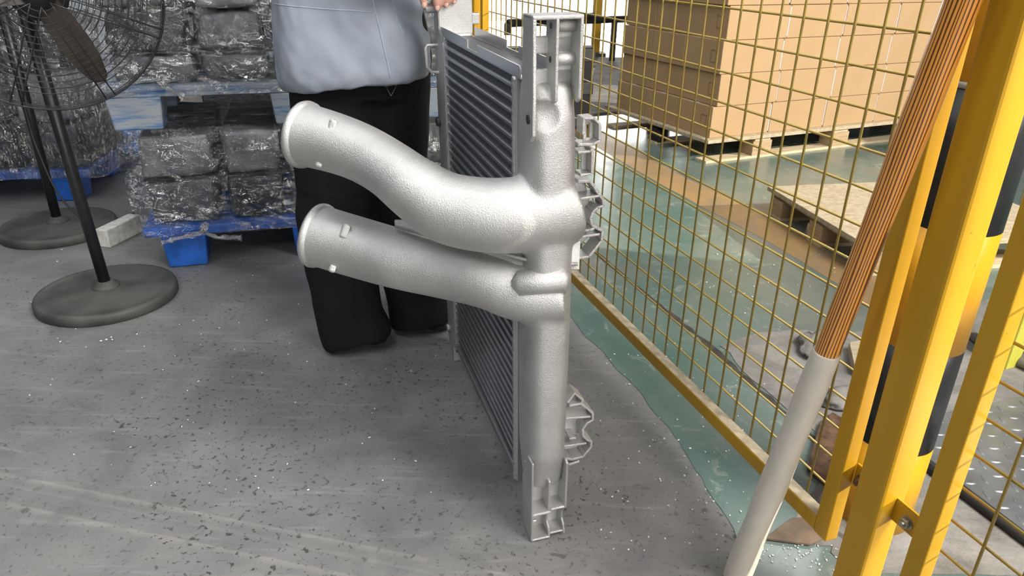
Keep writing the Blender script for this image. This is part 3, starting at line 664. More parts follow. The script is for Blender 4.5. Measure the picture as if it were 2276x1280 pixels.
# ================================================================ CARTONS ON A WOODEN PALLET
CO = V((1.13, 4.175, 0)); CYAW = math.atan2(.4257, .905)
CM = Matrix.Translation(CO) @ Matrix.Rotation(CYAW, 4, 'Z')
def wooden_pallet(label, Mx, Lx, Ly, ht, top_mat, blocks_x, blocks_y, board=True):
    t = thing('wooden_pallet', None, label, 'pallet', 'wooden pallets beyond the fence', mat=Mx)
    bw, bh = .10, ht-.02-.018-.016
    for by in blocks_y:
        for bx in blocks_x:
            bm = nb(); box(bm, (bx, by, .016), (bx+.145, by+.10, .016+bh)); obj('block', bm, M['blockwood'], t, bevel=.002)
        bm = nb(); box(bm, (0, by, 0), (Lx, by+.10, .016)); obj('runner', bm, M['pallet'], t, bevel=.002)
    for bx in blocks_x:
        bm = nb(); box(bm, (bx+.01, 0, .016+bh), (bx+.13, Ly, .034+bh)); obj('stringer', bm, M['pallet'], t, bevel=.002)
    if board:
        bm = nb(); box(bm, (-.012, -.012, .034+bh), (Lx+.012, Ly+.012, ht)); obj('deck_board', bm, M[top_mat], t, bevel=.002)
    else:
        y = 0
        while y < Ly-.05:
            bm = nb(); box(bm, (0, y, .034+bh), (Lx, min(y+.11, Ly), ht)); obj('plank', bm, M[top_mat], t, bevel=.002); y += .135
    return t
wooden_pallet('wooden pallet under the stacked cartons', CM @ Matrix.Translation((-.03, -.03, 0)), 2.26, 1.10, .14, 'ply', (.34, .98, 2.05), (.0, .50, 1.0))
bmc = None; LX, LY, LH = .44, .335, .180
def carton(loc, rz, lab, sx, sy, mark):
    t = thing('carton', None, lab, 'carton', 'brown cartons stacked on the pallet', mat=CM @ Matrix.Translation(loc) @ Matrix.Rotation(rz, 4, 'Z'))
    bm = nb(); box(bm, (.002, .002, 0), (sx-.002, sy-.002, LH-.002)); obj('body', bm, M['card'], t, bevel=.003)
    bm = nb(); box(bm, (.003, sy/2-.022, LH-.0022), (sx-.003, sy/2+.022, LH-.0012)); obj('tape', bm, M['tape'], t)
    bm = nb(); box(bm, (sx-.006, .0012, .01), (sx+.002, .0022, LH-.012)); obj('tape_end', bm, M['tape'], t)
    if not mark: return t
    # printed outline on the end
    bm = nb()
    y0_, y1_, z0_, z1_ = .045, .095, .055, .125
    for (a, b, c, d) in ((y0_, y1_, z0_, z0_+.006), (y0_, y1_, z1_-.006, z1_), (y0_, y0_+.006, z0_, z1_), (y1_-.006, y1_, z0_, z1_)): box(bm, (.0010, a, c), (.0022, b, d))
    obj('printed_mark', bm, M['cardmark'], t)
    return t
ords = ['bottom', 'second', 'third', 'fourth', 'fifth', 'top']
ordc = ['left corner', 'second from left', 'third from left', 'fourth from left', 'right end']
for lay in range(6):
    off = (.0, .022, .010, .028, .006, .015)[lay]
    for c in range(5):
        for r_ in range(3):
            if r_ and c: 
                if lay < 5: continue
            row = ['front row', 'middle row', 'rear row'][r_]
            carton((off+c*LX+.003*math.sin(lay*3+c), .004*math.cos(lay*2+c)+r_*LY, .14+lay*LH), 0, 'brown carton on the wooden pallet, %s layer, %s, %s' % (ords[lay], row, ordc[c]), LX, LY, c == 0 and r_ == 0)
# ================================================================ EMPTY PALLET
p0 = gnd(1724, 421, .13); p1 = gnd(1912, 532, .13); dx = V((p0.x-p1.x, p0.y-p1.y, 0)); Lp = dx.length+.02; dx.normalize(); dy = V((dx.y, -dx.x, 0))
EM = Matrix(((dy.x, dx.x, 0, p1.x), (dy.y, dx.y, 0, p1.y), (0, 0, 1, 0), (0, 0, 0, 1)))
EM = EM @ Matrix.Translation((.0, -.06, 0))
wooden_pallet('low empty pallet topped with pale strand board, behind the leaning pole', EM, .95, Lp+.08, .13, 'ply', (.0, .40, .80), (.0, .30, Lp-.04))
# ================================================================ BLACK BENCH FRAME AND YELLOW STAND FAR BEHIND
t = thing('bench_frame', (0, 0, 0), 'black steel bench frame far behind the fence', 'frame')
a0 = at_depth(1128, 52, 6.6); a1 = at_depth(1400, 42, 8.2)
bm = nb(); tube(bm, [a0, a1], [(.035, .035)]*2, 4); obj('top_bar', bm, M['black_paint'], t)
e = V((a0.x, a0.y, 0)); bm = nb(); box(bm, (e.x-.03, e.y-.03, 0), (e.x+.03, e.y+.03, a0.z)); obj('leg', bm, M['black_paint'], t)
e2 = a0.lerp(a1, .85)+V((0, .0, 0)); bm = nb(); box(bm, (e2.x-.03, e2.y-.03, 0), (e2.x+.03, e2.y+.03, e2.z)); obj('leg', bm, M['black_paint'], t)
back = V((.9, 1.1, 0)); bm = nb(); tube(bm, [a0, a0+back], [(.03, .03)]*2, 4); obj('side_bar', bm, M['black_paint'], t)
p = gnd(1322, 122)
t = thing('stand_post', (p.x, p.y, 0), 'thin yellow post on a small foot in the bright floor far behind the cooler', 'post')
bm = nb(); box(bm, (-.05, -.05, .03), (.05, .05, 1.6)); obj('shaft', bm, M['yellow'], t, bevel=.004)
bm = nb(); box(bm, (-.12, -.12, 0), (.12, .12, .03)); obj('foot', bm, M['castiron'], t, bevel=.004)
# grey mat and dark wheel near the cartons' far corner
P = [gnd(*q_) for q_ in ((1250, 255), (1360, 200), (1500, 215), (1500, 250), (1330, 268))]
P = [gnd(*q_) for q_ in ((1290, 258), (1330, 130), (1440, 130), (1460, 245))]
bm = nb(); prism(bm, [(p.x, p.y, .002) for p in P], (0, 0, .012)); tag(obj('floor_mat', bm, M['rough']), 'rough grey mat on the floor left of the carton stack', 'mat')
p = gnd(1462, 318); t = thing('caster_wheel', (p.x, p.y, 0), 'black wheel on the floor under the far end of the carton pallet', 'wheel', rz=.5)
bm = nb(); tube(bm, [(-.03, 0, .05), (.03, 0, .05)], .05, 24); obj('tyre', bm, M['rubber'], t, bevel=.006)
bm = nb(); tube(bm, [(-.034, 0, .05), (.034, 0, .05)], .022, 16); obj('hub', bm, M['blackmetal'], t, bevel=.002)
# ================================================================ FLOOR FANS
def fan(label, base, head_dir, tilt, with_head, lean=(0, 0)):
    t = thing('pedestal_fan', (base[0], base[1], 0), label, 'fan', 'black pedestal fans')
    bm = nb(); R_ = .222
    loft(bm, [selli(0, 0, z, r, r, 56) for z, r in ((0, R_-.004), (.003, R_), (.026, R_), (.034, R_-.004), (.036, R_-.016), (.033, R_-.022), (.036, R_-.05), (.040, .06), (.045, .045))]); obj('base', bm, M['castiron'], t, smooth=True, bevel=0)
    bm = nb(); loft(bm, [selli(0, 0, z, r, r, 28) for z, r in ((.040, .046), (.052, .043), (.056, .030), (.066, .028))]); obj('collar', bm, M['castiron'], t, smooth=True)
    top = V((lean[0], lean[1], 1.0)); bm = nb(); tube(bm, [(0, 0, .04), top*.5, top], [.0185]*3, 18); obj('pole', bm, M['blackmetal'], t, smooth=True)
    bm = nb(); tube(bm, [top*.98, top*1.10], .013, 14); obj('inner_pole', bm, M['blackmetal'], t, smooth=True)
    if not with_head: 
        return t
    d = V((head_dir[0], head_dir[1], tilt)).normalized(); s_ = -d.cross(V((0, 0, 1))).normalized(); u_ = -s_.cross(d)
    hc = V(with_head)-V((base[0], base[1], 0))
    def P(r, an, dep): return hc+d*dep+(s_*math.cos(an)+u_*math.sin(an))*r
    RG = .302
    bm = nb(); tube(bm, [hc-d*.20, hc-d*.19, hc-d*.06, hc-d*.03], [.06, .075, .075, .05], 24); mo = obj('motor', bm, M['blackmetal'], t, smooth=True)
    bm = nb(); tube(bm, [top*1.06, hc-d*.14+V((0, 0, -.03)), hc-d*.14], .016, 12); obj('yoke', bm, M['blackmetal'], t, smooth=True)
    bm = nb(); tube(bm, [hc-d*.03, hc+d*.03], [.045, .04], 20); obj('hub', bm, M['blackmetal'], t, smooth=True)
    for k in range(3):
        an0 = math.radians(-66+120*k); bm = nb(); L, R2_ = [], []
        prof = [(.03, -.030, .030), (.08, -.038, .040), (.15, -.040, .042), (.20, -.036, .036), (.242, -.024, .024), (.256, -.011, .011)]
        for r, l_, rr_ in prof:
            dirr = s_*math.cos(an0)+u_*math.sin(an0); per = -s_*math.sin(an0)+u_*math.cos(an0)
            c = hc+dirr*r; L.append(c+per*l_+d*(-.020)); R2_.append(c+per*rr_+d*.020)
        for i in range(len(prof)-1):
            prism(bm, [L[i], L[i+1], R2_[i+1], R2_[i]], d*.003)
        obj('blade', bm, M['blade'], t)
    # wire cage: rings on a front and a rear dome, with a few radial U-shaped stays
    for side, dm, nm in ((1, .095, 'front_guard'), (-1, .105, 'rear_guard')):
        g = None
        for k in range(17):
            r = RG*(1-k/18.5); q_ = r/RG; dep = side*(.012+dm*(1-q_**3.2))
            if k < 3: dep = side*(.006+.013*k)
            bm = nb(); tube(bm, [P(r if k > 2 else RG-.002*k, 2*math.pi*j/56, dep) for j in range(56)], .0011 if k else .0024, 5, closed=True); o = obj(nm if g is None else 'guard_ring', bm, M['blackmetal'], t if g is None else g, smooth=True)
            if g is None: g = o
        for k in range(8):
            an = math.radians(-22+45*k)
            for da in (-.045, .045):
                pts = []
                for j in range(13):
                    q_ = 1-j/12*.9; pts.append(P(RG*q_, an+da*(1 if j < 2 else 1.0/q_*.9), side*(.014+dm*(1-q_**3.2))))
                bm = nb(); tube(bm, pts, .0018, 5); obj('stay', bm, M['blackmetal'], g, smooth=True)
    return t
fan('black pedestal fan in front, its wire cage and blade showing at the top left', (-1.388, 2.235), (.52, -.85), .02, (-1.262, 2.045, .985), (-.045, 0))
fan('second black pedestal fan further back, only its pole and round base showing', (-1.922, 2.872), (1, 0), 0, None)
pts = [V((-1.905, 2.83, z)) for z in (.95, .7, .5)]+[V((-1.88, 2.80, .38)), V((-1.80, 2.74, .20)), V((-1.70, 2.74, .07)), V((-1.66, 2.80, .046)), V((-1.66, 2.93, .012)), V((-1.72, 3.1, .008))]
def smooth_path(P, k=6):
    out = []
    for i in range(len(P)-1):
        p0_, p1_, p2_, p3_ = P[max(i-1, 0)], P[i], P[i+1], P[min(i+2, len(P)-1)]
        for j in range(k):
            s = j/k; out.append(.5*((2*p1_)+(p2_-p0_)*s+(2*p0_-5*p1_+4*p2_-p3_)*s*s+(3*p1_-p0_-3*p2_+p3_)*s**3))
    return out+[P[-1]]
bm = nb(); tube(bm, smooth_path(pts), .004, 8); tag(obj('power_cable', bm, M['rubber'], smooth=True), 'black power cable hanging down beside the rear fan pole', 'cable')
# white block
p = gnd(256, 532); bm = nb(); box(bm, (-.10, -.028, 0), (.10, .028, .075)); 
wb = obj('plaster_block', bm, M['whiteblock'], bevel=.004)
q0, q1 = gnd(230, 552), gnd(298, 518); wb.location = ((q0.x+q1.x)/2, (q0.y+q1.y)/2+.02, 0); wb.rotation_euler = (0, 0, math.atan2(q1.y-q0.y, q1.x-q0.x)); tag(wb, 'dirty white block lying on the floor beside the fan bases', 'block')
# ================================================================ WRAPPED GOODS ON BLUE PALLETS
def blue_pallet(label, Mx, Lx, Ly, h, matn, feet_x, feet_y, fw_=.155):
    t = thing('plastic_pallet', None, label, 'pallet', 'blue plastic pallets', mat=Mx)
    dk = .036
    y = 0; n_ = 0
    while y < Ly-.02:
        bm = nb(); box(bm, (0, y, h-dk*.55), (Lx, min(y+.11, Ly), h)); obj('deck_plank', bm, M[matn], t, bevel=.004); y += .135
    bm = nb(); box(bm, (.004, .004, h-dk), (Lx-.004, .03, h-dk*.45)); obj('deck_edge', bm, M[matn], t, bevel=.003)
    bm = nb(); box(bm, (.004, .004, h-dk), (.03, Ly-.004, h-dk*.45)); obj('deck_edge', bm, M[matn], t, bevel=.003)
    for fx in feet_x:
        for fy in feet_y:
            bm = nb(); loft(bm, [[V((fx+sx*(fw_/2*k)+fw_/2, fy+.075+sy*.07*k, z)) for sx, sy in ((-1, -1), (1, -1), (1, 1), (-1, 1))] for z, k in ((0, .84), (.006, .88), (h-dk, 1.0))]); obj('foot', bm, M[matn], t, bevel=.006)
    return t
SM = Matrix.Translation((-1.35, 2.465, 0)) @ Matrix.Rotation(math.atan2(.292, .956), 4, 'Z')
blue_pallet('bright blue plastic pallet on the floor under the lower wrapped load', SM, 1.2, 1.0, .165, 'blue', (.055, .52, .99), (.0, .42, .84))
UM = SM @ Matrix.Translation((-.035, -.01, .522)) 
blue_pallet('scuffed blue plastic pallet on top of the lower wrapped load', UM, 1.2, 1.0, .150, 'wornblue', (.005, .535, 1.02), (.0, .42, .84), .175)
def packed(bm, sx, sy, sz, seed, r=.02):
    n0 = len(bm.verts); bmesh.ops.create_cube(bm, size=1); bm.verts.ensure_lookup_table()
    new = bm.verts[n0:]; ed = [e for e in bm.edges if e.verts[0] in new]
    bmesh.ops.scale(bm, vec=(sx, sy, sz), verts=new)
    bmesh.ops.bevel(bm, geom=ed, offset=r, segments=3, profile=.6, affect='EDGES')
    bmesh.ops.subdivide_edges(bm, edges=bm.edges[:], cuts=2, use_grid_fill=True)
    for v in bm.verts:
        v.co += V((fbm(v.co+V((seed, 0, 0)), 9), fbm(v.co+V((0, seed, 0)), 9), fbm(v.co+V((0, 0, seed)), 9)))*.011
COLW = ['at the left end', 'second from the left', 'third from the left', 'fourth from the left', 'at the right end']
def load(Mx, z0, rows, cols, Lx, lab, group, seed, depth_rows=2, sy=.30):
    random.seed(seed); z = z0
    for ri, hh in enumerate(rows):
        x = .02
        for ci, wd in enumerate(cols):
            for dr in range(depth_rows):
                w_ = wd-.030+random.uniform(-.012, .006); h_ = hh-.014+random.uniform(-.008, 0)
                bm = nb(); packed(bm, w_, sy, h_, seed+ri*7+ci*3+dr)
                o = obj('packed_casting', bm, M[random.choice(['greycast', 'greycast2', 'greycast', 'darkcast'])], smooth=True)
                o.matrix_world = Mx @ Matrix.Translation((x+wd/2, .03+sy/2+dr*(sy+.02)+random.uniform(0, .012), z+h_/2+.006)) @ Matrix.Rotation(random.uniform(-.03, .03), 4, 'Z')
                tag(o, 'grey package in the %s, %s layer, %s%s' % (lab, ['bottom', 'second', 'third', 'fourth'][ri], COLW[ci], [', front row', ', back row'][dr]), 'package', group)
            x += wd
        z += hh
load(SM, .165, (.172, .172), (.27, .23, .25, .23, .20), 1.2, 'lower wrapped load', 'packages in the lower wrapped load', 21)
load(UM, .150, (.105, .135, .12), (.29, .24, .25, .22, .18), 1.2, 'upper wrapped load', 'packages in the upper wrapped load', 33)
# dark cardboard layers between the packages
for k, (Mx, z, lab) in enumerate(((SM, .165+.172, 'dark spacer sheet between the layers of the lower wrapped load'), (UM, .150+.106, 'dark spacer sheet above the bottom layer of the upper wrapped load'))):
    bm = nb(); box(bm, (.03, .04, -.005), (1.16, .68, -.001)); o = obj('spacer_sheet', bm, M['darkcast']); o.matrix_world = Mx @ Matrix.Translation((0, 0, z)); tag(o, lab, 'sheet')
def wrap(name, Mx, x0, x1, y0, y1, z0, z1, mat, lab, seed, amp=.016, bulge=.012, nx=90, nz=56, folds=None):
    """stretch film drawn round a load: four creased walls and a drawn-in top"""
    bm = nb(); per = []
    r = .05
    def corner(cx, cy, a0): return [(cx+r*math.cos(a0+math.pi/2*j/6), cy+r*math.sin(a0+math.pi/2*j/6)) for j in range(7)]
    def line(p, q, k): return [(p[0]+(q[0]-p[0])*j/k, p[1]+(q[1]-p[1])*j/k) for j in range(1, k)]
    c1, c2, c3, c4 = corner(x0+r, y0+r, math.pi), corner(x1-r, y0+r, 1.5*math.pi), corner(x1-r, y1-r, 0), corner(x0+r, y1-r, .5*math.pi)
    per = c1+line(c1[-1], c2[0], nx)+c2+line(c2[-1], c3[0], 40)+c3+line(c3[-1], c4[0], 20)+c4+line(c4[-1], c1[0], 40)
    cx, cy = (x0+x1)/2, (y0+y1)/2; rows = []
    levels = [(i/nz, 1.0) for i in range(nz+1)]+[(1.012, .985), (1.016, .94), (1.012, .86), (1.008, .7), (1.005, .45), (1.004, .12)]
    for (t, k) in levels:
        row = []
        for (x, y) in per:
            z = z0+(z1-z0)*t; pt = V((x, y, z)); nrm_ = V((x-cx, y-cy, 0)).normalized()
            w_ = amp*noise.fractal(V((x*5+seed, y*5, z*9+.6*x*9)), 1, 2.1, 5)+amp*.5*noise.ridged_multi_fractal(V((x*6, y*6+seed, z*14)), 1, 2, 3, 1, 2)*.5
            w_ += bulge*math.sin(math.pi*min(t, 1))
            q_ = V((cx+(x-cx)*k, cy+(y-cy)*k, z))+nrm_*w_*(1 if k > .9 else .3)+V((0, 0, .4*w_))
            row.append(q_)
        rows.append(row)
    R_ = [[bm.verts.new(p_) for p_ in row] for row in rows]; n_ = len(per)
    for i in range(len(R_)-1):
        for k in range(n_): bm.faces.new((R_[i][k], R_[i][(k+1) % n_], R_[i+1][(k+1) % n_], R_[i+1][k]))
    o = obj(name, bm, M[mat], smooth=True); o.matrix_world = Mx; return tag(o, lab, 'stretch film', 'stretch film wraps')
wrap('stretch_film', SM, -.012, 1.21, -.008, .73, .130, .520, 'film', 'clear stretch film round the lower load, tied off at the pallet edge', 3.1)
wrap('stretch_film', UM, -.010, 1.21, -.010, .73, .118, .60, 'film', 'clear stretch film round the upper load above the scuffed pallet', 8.7)
def twist(Mx, pts, r, lab):
    P = smooth_path([V(p) for p in pts], 8); bm = nb(); rr_ = [r*(.7+.5*abs(noise.noise(p*30))) for p in P]; rr_[-1] *= 2.0; rr_[-2] *= 1.7; rr_[-3] *= 1.4
    tube(bm, P, rr_, 12)
    for v in bm.verts: v.co += V((noise.noise(v.co*70), noise.noise(v.co*70+V((5, 0, 0))), noise.noise(v.co*70+V((0, 5, 0)))))*.006
    o = obj('film_knot', bm, M['film_rope'], smooth=True); o.matrix_world = Mx; tag(o, lab, 'film knot')
twist(SM, [(.06, -.02, .115), (.13, -.035, .135), (.20, -.04, .150), (.225, -.035, .178), (.205, -.035, .16), (.25, -.045, .13), (.30, -.05, .125), (.34, -.05, .12)], .010, 'twisted film knot on the edge of the bright blue pallet')
twist(UM, [(-.01, -.02, .150), (.08, -.03, .165), (.16, -.03, .178), (.24, -.03, .180), (.19, -.035, .172), (.22, -.04, .145), (.26, -.045, .120)], .012, 'twisted film knot on the edge of the scuffed blue pallet')
# left-hand load behind the fans
LM = Matrix.Translation((-3.05, 3.10, 0)) @ Matrix.Rotation(.16, 4, 'Z')
blue_pallet('blue plastic pallet at the left edge under the streaky wrapped load', LM, 1.08, 1.0, .150, 'blue', (.05, .46, .90), (.0, .42, .84), .13)
load(LM, .150, (.22, .22, .24), (.27, .26, .26, .27), 1.08, 'left wrapped load', 'packages in the left wrapped load', 55, 1, .5)
wrap('stretch_film', LM, -.01, 1.16, -.03, .60, .12, 1.02, 'film_streak', 'streaky silver stretch film round the tall load behind the fans', 14.2, .035, .02, 80, 80)
# pale bins further back
for k in range(5):
    t = thing('storage_bin', (-2.52, 4.75, .0+k*.165), 'pale plastic bin in the stack behind the wrapped loads, %s' % ['lowest', 'second from the floor', 'middle one', 'fourth from the floor', 'topmost'][k], 'bin', 'pale plastic bins', rz=.15)
    bm = nb(); loft(bm, [[V((sx*.20*q_, sy*.15*q_, z)) for sx, sy in ((-1, -1), (1, -1), (1, 1), (-1, 1))] for z, q_ in ((0, .90), (.15, 1.0))]); obj('tub', bm, M['whitebin'], t, bevel=.01)
    bm = nb(); box(bm, (-.21, -.16, .138), (.21, .16, .160)); obj('rim', bm, M['whitebin'], t, bevel=.004)
# dark goods behind the loads
for k, (x, y, sx, sy, h, lab) in enumerate(((-1.25, 4.5, .55, .4, 1.35, 'tall dark crate standing behind the upper wrapped load'), (.15, 5.3, .30, .35, .55, 'low dark crate behind the person'))):
    t = thing('dark_crate', (x, y, 0), lab, 'crate', rz=.2)
    bm = nb(); box(bm, (-sx, -sy, 0), (sx, sy, h)); obj('body', bm, M['black_paint'], t, bevel=.01)
    for zz in (.06, h*.5, h-.06):
        bm = nb(); box(bm, (-sx-.012, -sy-.012, zz-.04), (sx+.012, sy+.012, zz+.04)); obj('band', bm, M['castiron'], t, bevel=.006)
# ================================================================ PERSON (holding the far end of the cooler)
pe = thing('person', (-.43, 2.02, 0), 'person in pale blue shirt and wide black trousers holding the cooler', 'person')
PO = V((-.43, 2.02, 0))
def W(x, y, z): return V((x, y, z))-PO
# body: one continuous figure
bm = nb()
hipL, hipR = W(-.50, 1.99, .83), W(-.36, 2.08, .83)
kneeL, kneeR = W(-.515, 1.97, .45), W(-.35, 2.07, .45)
ankL, ankR = W(-.50, 1.975, .085), W(-.31, 2.07, .085)
tube(bm, [hipL, hipL.lerp(kneeL, .5), kneeL, kneeL.lerp(ankL, .35), ankL, ankL-V((0, 0, .05))], [.082, .072, .055, .054, .037, .036], 14)
tube(bm, [hipR, hipR.lerp(kneeR, .5), kneeR, kneeR.lerp(ankR, .35), ankR, ankR-V((0, 0, .05))], [.082, .072, .055, .054, .037, .036], 14)
for a_ in (ankL, ankR): tube(bm, [a_+V((-.04, 0, -.055)), a_+V((.05, -.01, -.052)), a_+V((.08, -.02, -.060)), a_+V((.10, -.025, -.064))], [(.034, .026), (.040, .024), (.042, .018), (.03, .012)], 12)
tr_ = [(-.43, 2.035, .80, .155, .10), (-.43, 2.035, .92, .150, .10), (-.425, 2.03, 1.05, .135, .092), (-.42, 2.02, 1.2, .155, .10), (-.41, 2.01, 1.32, .165, .095), (-.40, 2.0, 1.39, .10, .07)]
loft(bm, [selli(x-PO.x, y-PO.y, z, rx, ry, 24, 2.3, .45) for x, y, z, rx, ry in tr_])
neck = W(-.40, 2.0, 1.38); head = W(-.36, 1.98, 1.55)
tube(bm, [neck, W(-.385, 1.99, 1.46)], [.055, .05], 14)
blob(bm, head, .098, sc=(.95, .80, 1.18)); blob(bm, head+V((.085, -.02, -.005)), .018, sc=(1.1, .8, 1)); blob(bm, head+V((.05, -.015, -.075)), .05, sc=(.9, .8, .7))
for s_ in (-1, 1): blob(bm, head+V((-.005, s_*.078, 0)), .022, sc=(.8, .4, 1.2))
# near arm (reaches forward and down to the cooler), far arm the same way behind it
shN, elN, wrN = W(-.33, 1.90, 1.30), W(-.34, 1.80, 1.09), W(-.235, 1.845, 1.060)
shF, elF, wrF = W(-.47, 2.13, 1.30), W(-.30, 2.16, 1.08), W(-.16, 1.99, 1.08)
for s_, e_, w__ in ((shN, elN, wrN), (shF, elF, wrF)):
    tube(bm, [s_+V((-.02, 0, .02)), s_.lerp(e_, .5), e_, e_.lerp(w__, .4), w__], [.055, .045, .038, .037, .026], 14)
# near hand: palm above the bracket's top edge, four fingers over its front, thumb along the side
palm = W(-.195, 1.858, 1.040)
tube(bm, [wrN, wrN.lerp(palm, .5), palm, palm+V((.022, .006, -.002))], [(.020, .026), (.018, .036), (.016, .040), (.014, .036)], 14)
fing = [  # knuckle, mid joint, tip
    (W(-.214, 1.838, 1.036), W(-.222, 1.822, 1.005), W(-.216, 1.822, .978), .0098),
    (W(-.192, 1.842, 1.036), W(-.190, 1.822, 1.002), W(-.186, 1.826, .972), .0102),
    (W(-.171, 1.846, 1.035), W(-.166, 1.828, 1.004), W(-.166, 1.832, .980), .0096),
    (W(-.152, 1.852, 1.034), W(-.146, 1.838, 1.008), W(-.149, 1.841, .988), .0085)]
for k, m_, t_, r in fing: tube(bm, [palm.lerp(k, .6), k, k.lerp(m_, .5)+V((0, -.004, .004)), m_, m_.lerp(t_, .6), t_], [r*1.15, r*1.12, r*1.05, r*1.02, r*.95, r*.62], 10)
tube(bm, [wrN.lerp(palm, .55), W(-.232, 1.872, 1.020), W(-.228, 1.886, .995), W(-.224, 1.890, .980)], [.014, .0125, .011, .0075], 10)
# far hand rests on the rear of the bracket
pf = W(-.12, 1.93, 1.045); tube(bm, [wrF, pf, pf+V((.02, -.02, -.01))], [(.02, .026), (.017, .036), (.014, .03)], 12)
for k in range(4):
    b_ = pf+V((.01+.018*k, -.03+.004*k, -.006)); tube(bm, [pf+V((.006*k, -.008, 0)), b_, b_+V((.002, -.016, -.022))], [.0105, .0098, .0065], 9)
tube(bm, [pf, pf+V((-.03, -.02, -.01)), pf+V((-.036, -.034, -.02))], [.013, .011, .007], 9)
body = mobj('body', fused(bm, .0055, 3, .5), M['skin'], pe)
for i, (k, m_, t_, r) in enumerate(fing):
    bm = nb(); c = m_.lerp(t_, .75)+V((0, -r*.72, 0)); bmesh.ops.create_icosphere(bm, subdivisions=2, radius=1, matrix=Matrix.Translation(c) @ Matrix.Diagonal((r*.55, r*.22, r*.75, 1))); obj('finger_nail', bm, M['nail'], body, smooth=True)
# hair, eyes and mouth
bm = nb(); blob(bm, head+V((-.014, 0, .02)), .104, sc=(.95, .84, 1.15)); 
for v in bm.verts:
    if v.co.x > head.x+.045 and v.co.z < head.z+.06: v.co.x = head.x+.04
    if v.co.z < head.z-.06: v.co.z = head.z-.06
obj('hair', bm, M['trousers'], body, smooth=True)
for s_ in (-1, 1):
    bm = nb(); blob(bm, head+V((.078, s_*.030-.01, .008)), .011); obj('eye', bm, M['shoe'], body, smooth=True)
bm = nb(); blob(bm, head+V((.082, -.015, -.052)), .02, sc=(.4, .9, .25)); obj('mouth', bm, M['nail'], body, smooth=True)
# trousers: wide legs hanging to the floor
bm = nb()
def leg(rows): loft(bm, [selli(x-PO.x, y-PO.y, z, rx, ry, 40, 2.3, rot, tl) for (x, y, z, rx, ry, rot, tl) in rows])
leg([(-.470, 1.945, .030, .104, .090, .3, (.16, .05)), (-.485, 1.948, .10, .094, .084, .3, (.08, 0)), (-.500, 1.955, .22, .097, .088, .3, None), (-.512, 1.965, .42, .104, .098, .3, None), (-.497, 1.985, .62, .118, .108, .3, None), (-.475, 2.0, .80, .135, .118, .4, None), (-.47, 2.01, .90, .13, .11, .4, None)])
leg([(-.278, 2.060, .030, .104, .082, .45, (.18, .05)), (-.300, 2.062, .10, .088, .074, .45, (.10, 0)), (-.325, 2.065, .22, .086, .078, .45, None), (-.345, 2.06, .42, .092, .088, .4, None), (-.355, 2.055, .62, .108, .102, .4, None), (-.372, 2.05, .80, .130, .112, .4, None), (-.385, 2.04, .90, .13, .11, .4, None)])
loft(bm, [selli(x-PO.x, y-PO.y, z, rx, ry, 40, 2.5, .35) for x, y, z, rx, ry in ((-.425, 2.02, .74, .180, .125), (-.42, 2.02, .84, .188, .130), (-.42, 2.02, .98, .17, .12))])
me = fused(bm, .008, 5, .5)
NN = [v.normal.copy() for v in me.vertices]
for v in me.vertices:
    c = v.co.copy(); nn = NN[v.index]
    w_ = .010*noise.fractal(V((c.x*10, c.y*10, c.z*3)), 1, 2, 3)+.006*math.sin(c.x*38+c.z*6+2*noise.noise(c*5))*(1 if c.z < .5 else .5)
    v.co = c+nn*w_
    if v.co.z < .006: v.co.z = .006
mobj('trousers', me, M['trousers'], pe)
# pocket stitching (two short lines meeting) near the hip
sp = [on_plane(x, y, V((0, 1, 0)), V((0, 1.905, 0))) for x, y in ((853, 183), (862, 200), (869, 213), (878, 197), (886, 176))]
tro = [o for o in pe.children if o.name.startswith('trousers')][0]
bm = nb()
for i in range(len(sp)-1):
    for j in range(6): 
        q_ = sp[i].lerp(sp[i+1], (j+.3)/6)-PO; bmesh.ops.create_icosphere(bm, subdivisions=1, radius=.0014, matrix=Matrix.Translation(q_))
o = obj('stitching', bm, M['stitch'], tro); o['label'] = 'grey pocket stitching'
# shoes
for a_, nm in ((ankL, 'left'), (ankR, 'right')):
    bm = nb(); tube(bm, [a_+V((-.065, .012, -.048)), a_+V((-.05, .010, -.043)), a_+V((.02, -.003, -.040)), a_+V((.07, -.018, -.052)), a_+V((.10, -.028, -.058)), a_+V((.118, -.032, -.062))], [(.02, .02), (.040, .037), (.046, .042), (.050, .030), (.042, .024), (.015, .012)], 16)
    for v in bm.verts: v.co.z = max(v.co.z, .002)
    obj('shoe', bm, M['shoe'], pe, smooth=True)
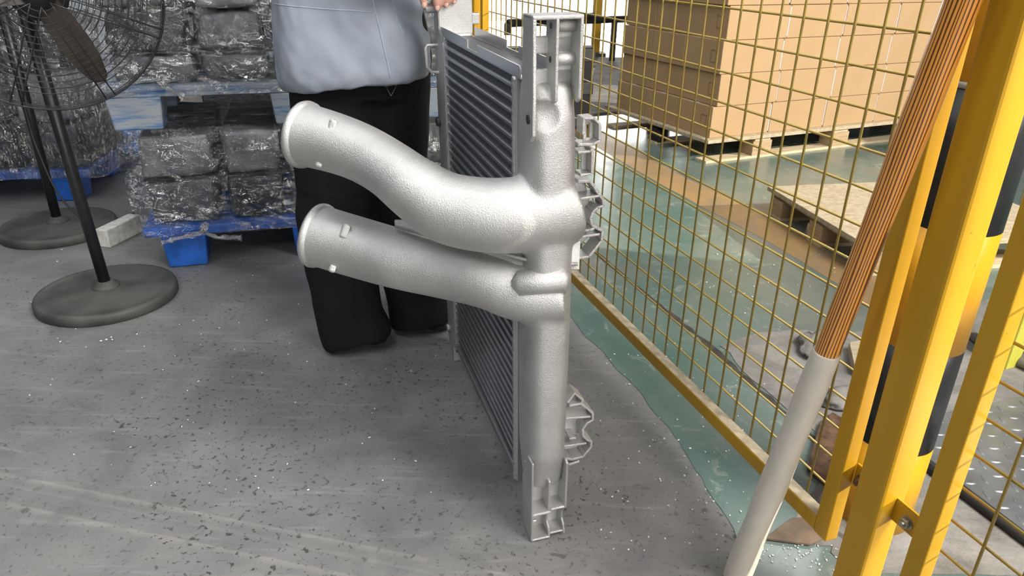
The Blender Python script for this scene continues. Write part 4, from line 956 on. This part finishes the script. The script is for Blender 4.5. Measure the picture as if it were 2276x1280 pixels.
# shirt: loose, hem dipping towards the viewer's left
bm = nb()
sh = [(-.428, 1.995, .775, .192, .150, (.10, -.03)), (-.430, 1.995, .80, .200, .158, (.10, -.03)), (-.432, 1.995, .86, .200, .158, (.05, 0)), (-.430, 1.995, .95, .194, .152, None), (-.43, 2.0, 1.05, .186, .142, None), (-.43, 2.01, 1.2, .185, .128, None), (-.42, 2.01, 1.32, .185, .115, None), (-.40, 2.0, 1.40, .10, .08, None)]
loft(bm, [selli(x-PO.x, y-PO.y, z, rx, ry, 48, 2.4, .28, tl) for x, y, z, rx, ry, tl in sh])
for s_, e_, w__ in ((shN, elN, wrN), (shF, elF, wrF)):
    tube(bm, [s_+V((-.03, 0, .02)), s_.lerp(e_, .5), e_, e_.lerp(w__, .45), e_.lerp(w__, .78)], [.075, .066, .058, .055, .050], 18)
me = fused(bm, .007, 4, .5)
NN = [v.normal.copy() for v in me.vertices]
for v in me.vertices:
    c = v.co.copy(); nn = NN[v.index]; g_ = c+PO
    w_ = .015*noise.fractal(V((c.x*5+c.z*2, c.y*5, c.z*3.2)), 1, 2, 4)
    # vertical gathers above the hem, diagonal pulls towards the lifted arm
    w_ += .0035*math.sin(c.x*85+3*noise.noise(c*9))*max(0, 1-abs(c.z-.815)/.05)
    w_ += .0085*math.sin((c.x*1.0+c.z*1.1)*46+3*noise.noise(c*6))*max(0, min(1, (g_.x+.36)/.1))*max(0, min(1, (c.z-.80)/.1))
    v.co = c+nn*w_
shirt = mobj('shirt', me, M['shirt'], pe)
# seams follow the cloth: cast onto the shirt surface
dg = bpy.context.evaluated_depsgraph_get(); dg.update()
def on_shirt(x, y):
    r = ray(x, y).normalized(); ok, loc, nn, idx = shirt.ray_cast(CAM-PO, r)
    return loc+nn*.0005 if ok else None
for path, rr_ in ((((606, 8), (650, 14), (720, 20), (790, 24), (835, 29)), .0010), (((829, 0), (835, 30), (845, 70), (855, 115), (863, 150), (868, 178)), .0014), (((872, 0), (883, 45), (892, 66), (900, 76)), .0010)):
    P = []
    for i in range(len(path)-1):
        for j in range(6):
            s_ = j/6; q_ = on_shirt(path[i][0]+(path[i+1][0]-path[i][0])*s_, path[i][1]+(path[i+1][1]-path[i][1])*s_)
            if q_: P.append(q_)
    if len(P) > 3:
        bm = nb(); tube(bm, P, rr_, 6); obj('seam', bm, M['seam'], shirt, smooth=True)
